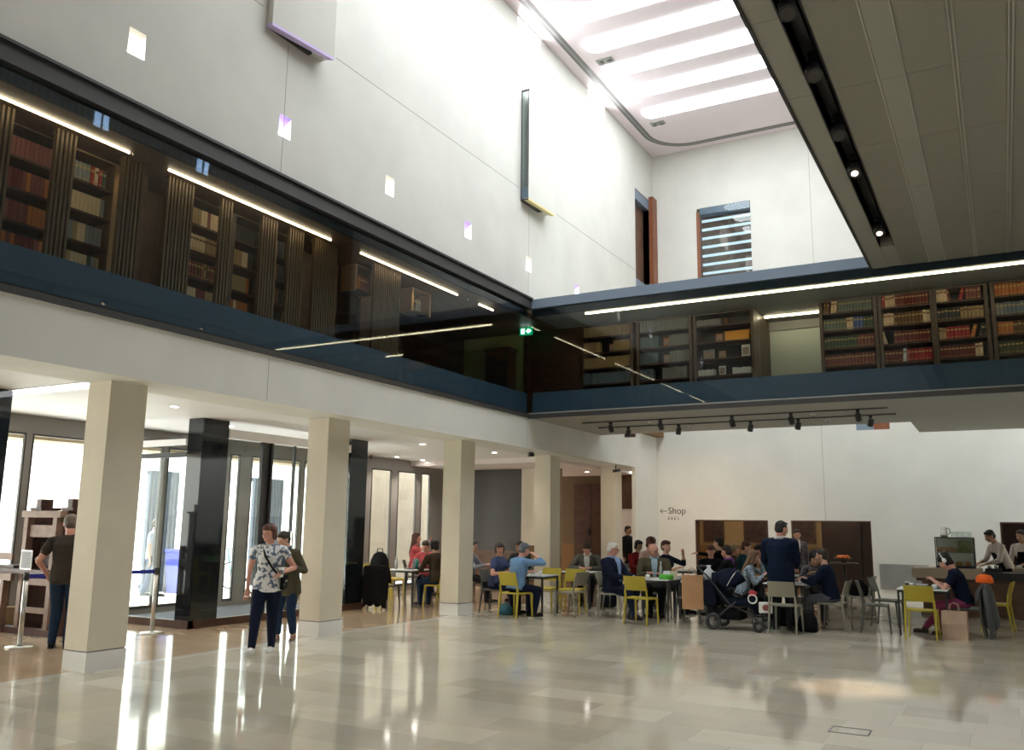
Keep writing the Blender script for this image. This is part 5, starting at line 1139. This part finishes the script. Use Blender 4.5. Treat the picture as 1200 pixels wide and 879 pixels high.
    # hair
    if style != 'none':
        m_ = MB()
        if style == 'bald':
            for s in (1, -1): m_.ell(hp_(s*.062, -.03, .0), (.022*hs, .055*hs, .035*hs), HR)
            m_.ell(hp_(0, -.085, -.01), (.055*hs, .022*hs, .045*hs), HR)
        else:
            m_.ell(hp_(0, -.022, .044), (.083*hs, .092*hs, .083*hs), HR, 18, 12); m_.ell(hp_(0, -.052, -.005), (.077*hs, .062*hs, .072*hs), HR, 16, 10)
            m_.ell(hp_(0, .050, .088), (.052*hs, .030*hs, .022*hs), HR)
            if style in ('fringe', 'bob', 'full'): m_.ell(hp_(0, .064, .062), (.062*hs, .026*hs, .032*hs), HR)
            if style in ('bob', 'full'):
                for s in (1, -1): m_.caps(hp_(s*.072, -.005, .04), .026*hs, hp_(s*.074, -.010, -.055), .022*hs)
                m_.ell(hp_(0, -.06, -.045), (.075*hs, .05*hs, .055*hs), HR)
            if style == 'full': m_.ell(hp_(0, -.02, .06), (.100*hs, .100*hs, .082*hs), HR)
            if style == 'long':
                for s in (-1, 0, 1): m_.caps(hp_(s*.055, -.045+(.01 if s else -.02), .02), .036*hs, nb-T*.10*S-fw*.055*S+rs*s*.035*S, .036*hs); m_.caps(nb-T*.10*S-fw*.055*S+rs*s*.035*S, .034*hs, nb-T*.19*S-fw*.05*S+rs*s*.02*S, .018*hs)
                for s in (1, -1): m_.caps(hp_(s*.070, .0, .04), .024*hs, hp_(s*.078, -.01, -.10), .024*hs)
            if style == 'bun': m_.ell(hp_(0, -.105, .05), (.038*hs, .036*hs, .038*hs), HR)
            if style == 'pony': m_.caps(hp_(0, -.10, .05), .026*hs, hp_(0, -.135, -.06), .018*hs)
        skinned(m_, 'hair', 'hair_'+hair, t, vox*.8, 2)
    # top garment
    m_ = MB(); g = .010
    torso(m_, g, -.06 if not sit else -.045); m_.caps(Sh[1], .034*S*B, nb-T*.026*S, .038*S*B); m_.caps(Sh[-1], .034*S*B, nb-T*.026*S, .038*S*B)
    for s in (1, -1):
        j = J[s]; e, w_ = j['e'], j['w']
        if sl > 0: m_.caps(Sh[s], .034*S*am*B+g*.3, e, .027*S*am+g*.6); m_.caps(e, .027*S*am+g*.6, e+(w_-e)*min(sl, .97), (.0185 if sl > .9 else .025)*S*am+g*.6)
        else: m_.caps(Sh[s], .033*S*am*B+g*.3, Sh[s]+(e-Sh[s])*(.50 if sl == 0 else .26), .032*S*am*B+g*.5)
    skinned(m_, 'shirt' if jacket else 'top', top, t, vox, 3)
    if jacket:
        m_ = MB(); g = .028; torso(m_, g, -.06)
        if not sit: m_.rings([ring(P+T*q*S, rx*S*B+g, ry*S*B+g, r0, T.cross(r0)) for q, rx, ry in ((-.06-jlong, .098, .074), (-.02, .096, .072))])
        m_.caps(Sh[1], .040*S*B, nb-T*.03*S, .038*S*B); m_.caps(Sh[-1], .040*S*B, nb-T*.03*S, .038*S*B)
        for s in (1, -1):
            j = J[s]; m_.caps(Sh[s], .041*S*B*am, j['e'], .034*S*am); m_.caps(j['e'], .034*S*am, j['e']+(j['w']-j['e'])*.93, .026*S*am)
        skinned(m_, 'jacket', jacket, t, vox, 3)
        q0 = P+T*.10*S; f1 = .069*S*B*1.06+.030
        sf = MB(); sf.rings([[P+T*.06*S+fw*f1+rs*dx*.012*S for dx in (-1, 1)]+[P+T*.06*S+fw*(f1-.03)+rs*dx*.012*S for dx in (1, -1)], [P+T*.20*S+fw*f1+rs*dx*.028*S for dx in (-1, 1)]+[P+T*.20*S+fw*(f1-.03)+rs*dx*.028*S for dx in (1, -1)],
                  [P+T*.275*S+fw*(f1-.008)+rs*dx*.034*S for dx in (-1, 1)]+[P+T*.275*S+fw*(f1-.05)+rs*dx*.034*S for dx in (1, -1)], [P+T*.31*S+fw*(f1-.028)+rs*dx*.030*S for dx in (-1, 1)]+[P+T*.31*S+fw*(f1-.075)+rs*dx*.030*S for dx in (1, -1)]], smooth=False)
        sf.build('shirt_front', top, t)
        cl = MB(); cl.tube([nb+T*.012*S+rs*.042*S*math.cos(q*PI/6)+fw*.042*S*math.sin(q*PI/6) for q in range(13)], .011*hs, 6, cap=False); cl.build('collar', top, t)
    else:
        cl = MB(); cl.tube([nb-T*.004*S+rs*.043*S*math.cos(q*PI/6)+fw*.041*S*math.sin(q*PI/6) for q in range(13)], .008*hs, 6, cap=False); cl.build('collar', top, t)
    # trousers
    m_ = MB(); R = [ring(P+T*q*S, rx*S*B+.006, ry*S*B+.006, r0, T.cross(r0)) for q, rx, ry in ((-.05, .085, .062), (-.02, .097, .070), (.03, .088, .064))]; m_.rings(R)
    for s in (1, -1):
        j = J[s]; A2 = j['k']+(j['A']-j['k'])*blen; m_.caps(j['H'], .054*S*B, j['k'], .040*S*B); m_.caps(j['k'], .040*S*B, A2, (.030 if blen > .8 else .034)*S)
    skinned(m_, 'trousers', bottom, t, vox, 3)
    for s in (1, -1):
        j = J[s]; A = j['A']; fd = j['fd']; m_ = MB(); m_.caps(A-V((0, 0, .022*S))-fd*.012*S, .024*S, A+fd*.09*S-V((0, 0, .027*S)), .020*S); m_.caps(A, .024*S, A-V((0, 0, .02*S)), .026*S)
        o = skinned(m_, 'shoe', shoe, t, vox*.8, 2)
        sd = V((fd.y, -fd.x, 0)); zz = A.z-.045*S; pts = [A-fd*.036*S, A-fd*.02*S+sd*.022*S, A+fd*.06*S+sd*.026*S, A+fd*.105*S+sd*.014*S, A+fd*.112*S, A+fd*.105*S-sd*.014*S, A+fd*.06*S-sd*.026*S, A-fd*.02*S-sd*.022*S]
        MB().prism([(p.x, p.y) for p in pts], 'z', zz+.001, zz+.018).build('sole', 'sole' if shoe in ('c_white', 'c_sandal') else 'blackm', o)
    info = dict(t=t, J=J, P=P, T=T, N=N, Sh=Sh, rs=rs, fw=fw, S=S, hp=hp_, HR=HR, nb=nb)
    return info
cloth('c_navy', (.010, .014, .034)); cloth('c_dark', (.018, .018, .022)); cloth('c_shoe', (.02, .016, .014), .5); cloth('c_jeans', (.018, .036, .075)); cloth('c_black', (.010, .010, .011)); cloth('c_white', (.72, .72, .70)); cloth('c_blue', (.15, .27, .46))
cloth('c_ltblue', (.33, .45, .75)); cloth('c_paleblue', (.45, .62, .72)); cloth('c_slate', (.055, .075, .16)); cloth('c_brown', (.10, .085, .05)); cloth('c_greyj', (.11, .11, .095)); cloth('c_tee', (.045, .037, .031)); cloth('c_coral', (.55, .10, .11))
cloth('c_dkbrown', (.055, .04, .028)); cloth('c_magenta', (.26, .05, .12)); cloth('c_pink', (.70, .46, .42)); cloth('c_red', (.25, .02, .02)); cloth('c_purple', (.16, .05, .22)); cloth('c_teal', (.015, .06, .085)); cloth('c_vest', (.24, .23, .18)); cloth('c_olive', (.085, .075, .045)); cloth('c_denimj', (.06, .10, .17))
cloth('c_sandal', (.22, .13, .10)); cloth('c_green', (.03, .55, .08)); cloth('c_shirtw', (.66, .58, .54)); cloth('c_grey', (.2, .2, .22)); cloth('c_suit', (.006, .012, .032)); cloth('c_palegrey', (.30, .32, .40)); cloth('c_tanp', (.2, .16, .12)); cloth('c_greytr', (.10, .10, .115))
print_mat('c_floral', (.80, .80, .82), (.12, .16, .24), 17); print_mat('c_pattern', (.12, .10, .11), (.02, .02, .03), 30); print_mat('c_stripe', (.35, .42, .48), (.12, .17, .22), 40)
CAM = 151   # heading that looks back towards the viewer from the hall centre

# walking woman
w1 = person('woman in a blue-and-white floral top and dark trousers walking towards the viewer', -8.45, 8.62, 147, h=1.64, sit=False, lean=1, head=(28, 2), rh=(.27, -.06, .80), lh=(-.20, .10, 1.02), feet=[(.10, .30), (-.06, -.14), .1], fem=True, build=1.12, skin='pink', hair='auburn', style='bob', top='c_floral', sleeve='cap', bottom='c_navy', shoe='c_white', vox=.009, elbow=(.6, -.9, -.3))
t = w1['t']; g = MB(); Sx = w1['Sh']; P_, T_, fw_, rs_ = w1['P'], w1['T'], w1['fw'], w1['rs']
g.tube([w1['nb']+rs_*.07-fw_*.03+T_*.005, w1['nb']+rs_*.075-T_*.03+fw_*.055, P_+T_*.37+rs_*.02+fw_*.165, P_+T_*.22-rs_*.08+fw_*.155, P_+T_*.10-rs_*.165+fw_*.08], .013, 6); g.build('bag_strap', 'blackf' if False else 'c_black', t)
hb_ = thing('shoulder_bag', 'small dark crossbody bag at the walking woman\'s hip', 'bag', w1['t'].matrix_world.translation if False else (0, 0, 0))
Mt = Matrix.Translation((-8.45, 8.62, 0)) @ Matrix.Rotation(-math.radians(147), 4, 'Z')
hb_.matrix_world = Mt; MB().box(-.235, -.09, .80, -.175, .12, .98).build('bag_body', 'c_black', hb_, bevel=.015); MB().box(-.24, -.06, .90, -.234, .09, .92).build('zip', 'steel', hb_)
hw = w1['J'][-1]['w']; cupt = thing('takeaway_cup', 'white takeaway cup with dark lid in the walking woman\'s hand', 'cup', Mt @ (hw+V((.01, .055, -.055)))); MB().lathe([(0, 0), (.028, 0), (.040, .13), (0, .13)], n=18).build('cup_body', 'porcelain', cupt); MB().lathe([(.042, .128), (.043, .138), (.036, .15), (0, .15)], n=18).build('lid', 'blackm', cupt); MB().lathe([(.0325, .035), (.0385, .09), (.0380, .091), (.0320, .036), (.0325, .035)], n=18, cap=False).build('print_band', 'groove', cupt)
# woman behind
w2 = person('person in an olive jacket and rolled jeans walking behind the floral-top woman', -9.04, 9.62, 165, h=1.56, sit=False, lean=12, head=(20, 22), rh=(.12, .22, 1.0), lh=(-.14, .24, 1.02), feet=[(.06, .12), (-.09, -.06), -.3], fem=True, skin='fair', hair='dark', style='bun', top='c_denimj', jacket='c_olive', jlong=.05, bottom='c_jeans', blen=.80, shoe='c_sandal', vox=.010)
# man at the press
person('man in a brown T-shirt and jeans seen from behind beside the printing press', -10.93, 7.43, -35, h=1.74, sit=False, lean=3, head=(-25, 12), rh=(.12, .20, .95), lh=(-.26, .12, .92), feet=[(.10, .0), (-.10, .03), -.2], skin='pink', hair='greybr', top='c_tee', sleeve='short', bottom='c_jeans', shoe='c_shoe', vox=.010, build=1.04, glasses=True)
# person outside
person('passer-by in a pale T-shirt and jeans in the bright street outside', -16.75, 13.45, 60, h=1.72, sit=False, lean=2, head=(0, 5), feet=[(.08, .2), (-.08, -.18), 0], skin='tan', hair='dark', top='c_palegrey', sleeve='short', bottom='c_jeans', vox=.014)
# couple at the square table
person('woman in a slate blue short-sleeved top with dark bobbed hair, smiling', -8.68, 15.0, 88, h=1.66, lean=6, head=(50, 4), rh=(.22, .28, .78), lh=(-.12, .40, .78), fem=True, build=1.12, skin='pink', hair='dark', style='bob', top='c_slate', sleeve='short', bottom='c_navy')
person('grey-haired man in a light blue shirt seen from behind, hand at his ear', -7.98, 14.50, 22, h=1.74, lean=14, head=(8, 18), rh=(.20, .27, 1.12), lh=(-.12, .42, .80), skin='pink', hair='greyblue', top='c_blue', sleeve='mid', bottom='c_navy', build=1.06, feet=[(.16, .30), (-.05, .34)])
person('man in a grey blazer bent over papers with his head down', -8.0, 17.8, 165, h=1.78, lean=20, head=(0, 38), rh=(.13, .44, .79), lh=(-.13, .44, .79), skin='pink', hair='dark', top='c_white', jacket='c_greyj', bottom='c_dark', elbow=(1, -.2, -.5))
person('white-haired man in a navy blazer and light blue shirt sitting in profile', -6.45, 15.5, 100, h=1.76, lean=-4, head=(-14, 10), rh=(.10, .34, .74), lh=(-.10, .36, .76), skin='pink', hair='white', top='c_ltblue', jacket='c_navy', bottom='c_navy', feet=[(.12, .50), (-.1, .30)], build=1.1, glasses=True)
person('balding man in a brown jacket and pale shirt facing the viewer', -5.98, 16.38, 158, h=1.74, lean=8, head=(10, 16), skin='pink', hair='greybr', style='bald', top='c_paleblue', jacket='c_brown', bottom='c_dark', build=1.12, rh=(.14, .34, .80), lh=(-.14, .36, .80))
person('short-haired woman in a navy top talking with one hand raised', -6.0, 17.15, 105, h=1.72, seat=.5, lean=2, head=(18, -6), rh=(.08, .28, .86), lh=(-.10, .34, 1.12), fem=True, skin='fair', hair='brown', style='fringe', top='c_navy', sleeve='mid', bottom='c_dark')
person('curly-haired person in a pale pink top behind the elderly men', -6.8, 18.3, 130, h=1.78, seat=.53, lean=6, head=(0, 20), skin='pink', hair='auburn', style='full', top='c_pink', sleeve='short', bottom='c_dark', fem=True)
person('dark-haired person in a red top half hidden behind the pale pink top', -7.5, 19.45, 120, h=1.74, lean=4, head=(0, 5), skin='tan', hair='black', style='bob', top='c_red', bottom='c_dark')
person('dark-haired man in black stretching one arm out in conversation', -5.52, 19.3, -82, h=1.80, seat=.53, lean=2, head=(0, 2), rh=(.05, .58, 1.10), lh=(-.15, .36, .85), skin='fair', hair='black', top='c_black', bottom='c_dark', elbow=(.3, -.3, -1))
person('red-haired person in dark clothes between two talkers', -5.3, 17.85, 150, h=1.66, lean=8, head=(15, 12), skin='pink', hair='auburn', style='fringe', top='c_black', bottom='c_dark')
pu = person('dark-haired person with a purple scarf seen in profile behind the pushchair', -4.60, 16.82, -75, h=1.70, lean=8, head=(0, 8), skin='pink', hair='dark', style='short', top='c_black', bottom='c_dark')
m_ = MB(); m_.tube([pu['nb']+pu['T']*.01+pu['rs']*.07*math.cos(q*PI/6)+pu['fw']*.065*math.sin(q*PI/6) for q in range(13)], .026, 8, cap=False); m_.caps(pu['nb']-pu['fw']*.07, .03, pu['nb']-pu['T']*.26-pu['fw']*.12-pu['rs']*.06, .024); m_.caps(pu['nb']+pu['fw']*.06, .03, pu['nb']-pu['T']*.2+pu['fw']*.12, .024); m_.build('scarf', 'c_purple', pu['t'])
person('blond-haired person seen from behind at a rear table', -5.4, 19.95, 120, h=1.66, lean=4, head=(-60, 4), skin='pink', hair='blond', style='bob', top='c_brown', bottom='c_dark', fem=True)
person('man in a teal sweater leaning right to whisper at a rear table', -4.93, 18.7, 75, h=1.76, seat=.5, lean=12, head=(10, 14), skin='fair', hair='brown', top='c_teal', bottom='c_dark', lh=(-.1, .35, 1.05))
person('person in a teal jumper leaning left with bowed head at a rear table', -4.25, 18.95, -95, h=1.76, seat=.5, lean=28, head=(0, 22), skin='pink', hair='dark', top='c_teal', bottom='c_dark', rh=(.12, .45, .82))
person('girl with long fair-brown hair resting her chin on her hand, green shoes', -4.15, 15.98, 78, h=1.60, lean=18, head=(-5, 12), rh=(.10, .34, .84), lh=(-.07, .30, 1.05), fem=True, skin='fair', hair='longblond', style='long', top='c_stripe', sleeve='long', bottom='c_dark', shoe='c_green', feet=[(.08, .34), (-.1, .44)])
person('tall man in a dark navy suit standing with his back to the viewer', -3.36, 15.36, 8, h=1.80, sit=False, lean=2, head=(35, 8), rh=(.17, .30, 1.02), lh=(-.20, .28, 1.04), skin='pink', hair='black', top='c_white', jacket='c_suit', jlong=.07, bottom='c_dark', build=1.12, vox=.011, feet=[(.12, 0), (-.12, 0)], elbow=(.5, -.6, -.8))
person('woman in a patterned dark jacket standing behind the man in navy', -4.32, 21.6, 160, h=1.66, sit=False, lean=2, head=(0, 8), rh=(.14, .26, 1.0), fem=True, skin='tan', hair='dark', style='bun', top='c_white', jacket='c_pattern', bottom='c_dark')
person('dark-haired person in a patterned top leaning on the table, facing the viewer', -3.12, 16.98, 165, h=1.64, lean=20, head=(-8, 24), fem=True, skin='tan', hair='black', style='full', top='c_pattern', bottom='c_dark', rh=(.12, .38, .86))
person('person in a navy sweater and grey trousers sitting in profile on a grey-beige chair', -2.66, 15.84, -84, h=1.70, lean=10, head=(0, 6), skin='fair', hair='dark', style='short', top='c_suit', bottom='c_greytr', rh=(.12, .40, .82), lh=(-.12, .42, .80), feet=[(.1, .42), (-.1, .30)])
hpn = person('person with white headphones, navy T-shirt and magenta trousers eating', -.66, 16.14, -86, h=1.70, lean=17, head=(0, 34), rh=(.14, .42, .84), lh=(-.12, .40, .86), skin='pink', hair='black', style='full', top='c_suit', sleeve='short', bottom='c_magenta', shoe='c_dkbrown', feet=[(.12, .62), (-.1, .30)], blen=.9)
m_ = MB(); m_.tube([hpn['hp'](.098*math.cos(q*PI/10), -.01, .035+.112*math.sin(q*PI/10)) for q in range(11)], .010, 8); m_.build('headphone_band', 'paper', hpn['t'])
for s in (1, -1): MB().ell(hpn['hp'](s*.098, -.01, .02), (.018, .034, .040), hpn['HR']).build('headphone_cup', 'paper', hpn['t'])
ba = person('barista in a white shirt and black apron bending over the counter', -.02, 21.1, -118, h=1.76, sit=False, lean=22, head=(0, 24), rh=(.10, .50, 1.02), lh=(-.12, .48, 1.0), skin='tan', hair='black', top='c_shirtw', sleeve='mid', bottom='c_black', elbow=(.6, -.2, -1))
q = ba; m_ = MB(); m_.rings([[q['P']+q['T']*z_*q['S']+q['fw']*(d_)+q['rs']*sx*w_ for sx, d_ in ((-1, f_-.035), (-.5, f_), (.5, f_), (1, f_-.035), (1, f_-.045), (-1, f_-.045))] for z_, w_, f_ in ((-.22, .17, .16), (-.02, .17, .15), (.10, .14, .135), (.22, .09, .145))]); m_.build('apron', 'c_black', ba['t'])
b2 = person('second barista in a white shirt at the far right edge', .36, 21.6, -150, h=1.72, sit=False, lean=10, head=(0, 10), rh=(.12, .36, 1.0), lh=(-.12, .36, 1.0), skin='tan', hair='dark', top='c_shirtw', sleeve='mid', bottom='c_black')
q = b2; m_ = MB(); m_.rings([[q['P']+q['T']*z_*q['S']+q['fw']*(d_)+q['rs']*sx*w_ for sx, d_ in ((-1, f_-.035), (-.5, f_), (.5, f_), (1, f_-.035), (1, f_-.045), (-1, f_-.045))] for z_, w_, f_ in ((-.22, .17, .16), (-.02, .17, .15), (.10, .14, .135), (.22, .09, .145))]); m_.build('apron', 'c_black', b2['t'])
# arcade
person('person in a dark brown jacket seen from behind on a yellow arcade chair', -10.30, 15.3, -72, h=1.72, lean=10, head=(-8, 10), skin='fair', hair='black', style='full', top='c_dkbrown', bottom='c_jeans', build=1.05)
person('person in a coral pink shirt bent over the arcade table', -11.12, 16.12, 150, h=1.72, lean=16, head=(20, 26), skin='pink', hair='dark', top='c_coral', sleeve='short', bottom='c_dark')
person('long-haired woman sitting against the bright cafe window with a hand raised', -12.35, 17.4, 60, h=1.74, seat=.55, lean=2, head=(10, 0), rh=(.10, .34, 1.25), fem=True, skin='pink', hair='auburn', style='long', top='c_coral', sleeve='short', bottom='c_dark')
chair('dark', -12.35, 17.4, 60, 'dark chair under the long-haired woman at the cafe window')
person('distant person in a pale grey top on a chair with a beige coat', -10.38, 16.75, 75, h=1.66, lean=4, head=(10, 10), skin='fair', hair='black', top='c_palegrey', bottom='c_dark')
person('dark-haired person just visible behind the light blue shirt man', -9.72, 17.85, 175, h=1.64, lean=6, head=(30, 4), skin='tan', hair='black', style='bob', top='c_dark', bottom='c_dark')
person('dark silhouette of a person standing in the corridor beside the last column', -9.62, 24.15, 100, h=1.7, sit=False, head=(0, 0), skin='brown', hair='black', top='c_black', bottom='c_black')

# close the surfaces and add the fingers
for o in C.objects: pass
bpy.context.view_layer.update(); dg = bpy.context.evaluated_depsgraph_get(); new = []
for o, ex in finish:
    me = bpy.data.meshes.new_from_object(o.evaluated_get(dg)); new.append((o, me, ex))
for o, me, ex in new:
    mats = [m for m in o.data.materials]
    if ex:
        fm_ = MB()
        for pts, rr in ex:
            fm_.tube(pts, rr, 7); fm_.ell(pts[-1], (rr[-1],)*3, None, 7, 5)
        n0 = len(me.vertices); vs = [tuple(v.co) for v in me.vertices]+fm_.v; fs = [tuple(p.vertices) for p in me.polygons]+[tuple(i+n0 for i in f) for f in fm_.f]
        m2 = bpy.data.meshes.new(o.name); m2.from_pydata(vs, [], fs); bpy.data.meshes.remove(me); me = m2
    me.name = o.name; me.materials.clear()
    for m in mats: me.materials.append(m)
    me.polygons.foreach_set('use_smooth', [True]*len(me.polygons)); me.polygons.foreach_set('material_index', [0]*len(me.polygons)); me.update()
    o.modifiers.clear(); o.data = me
# lettering curves to meshes
for o in [o for o in C.objects if o.type == 'FONT']:
    me = bpy.data.meshes.new_from_object(o.evaluated_get(dg)); n = bpy.data.objects.new('lettering', me); C.objects.link(n); n.parent = o.parent; n.location = o.location; n.rotation_euler = o.rotation_euler
    if not me.materials: me.materials.append(M['ink'])
    bpy.data.objects.remove(o)
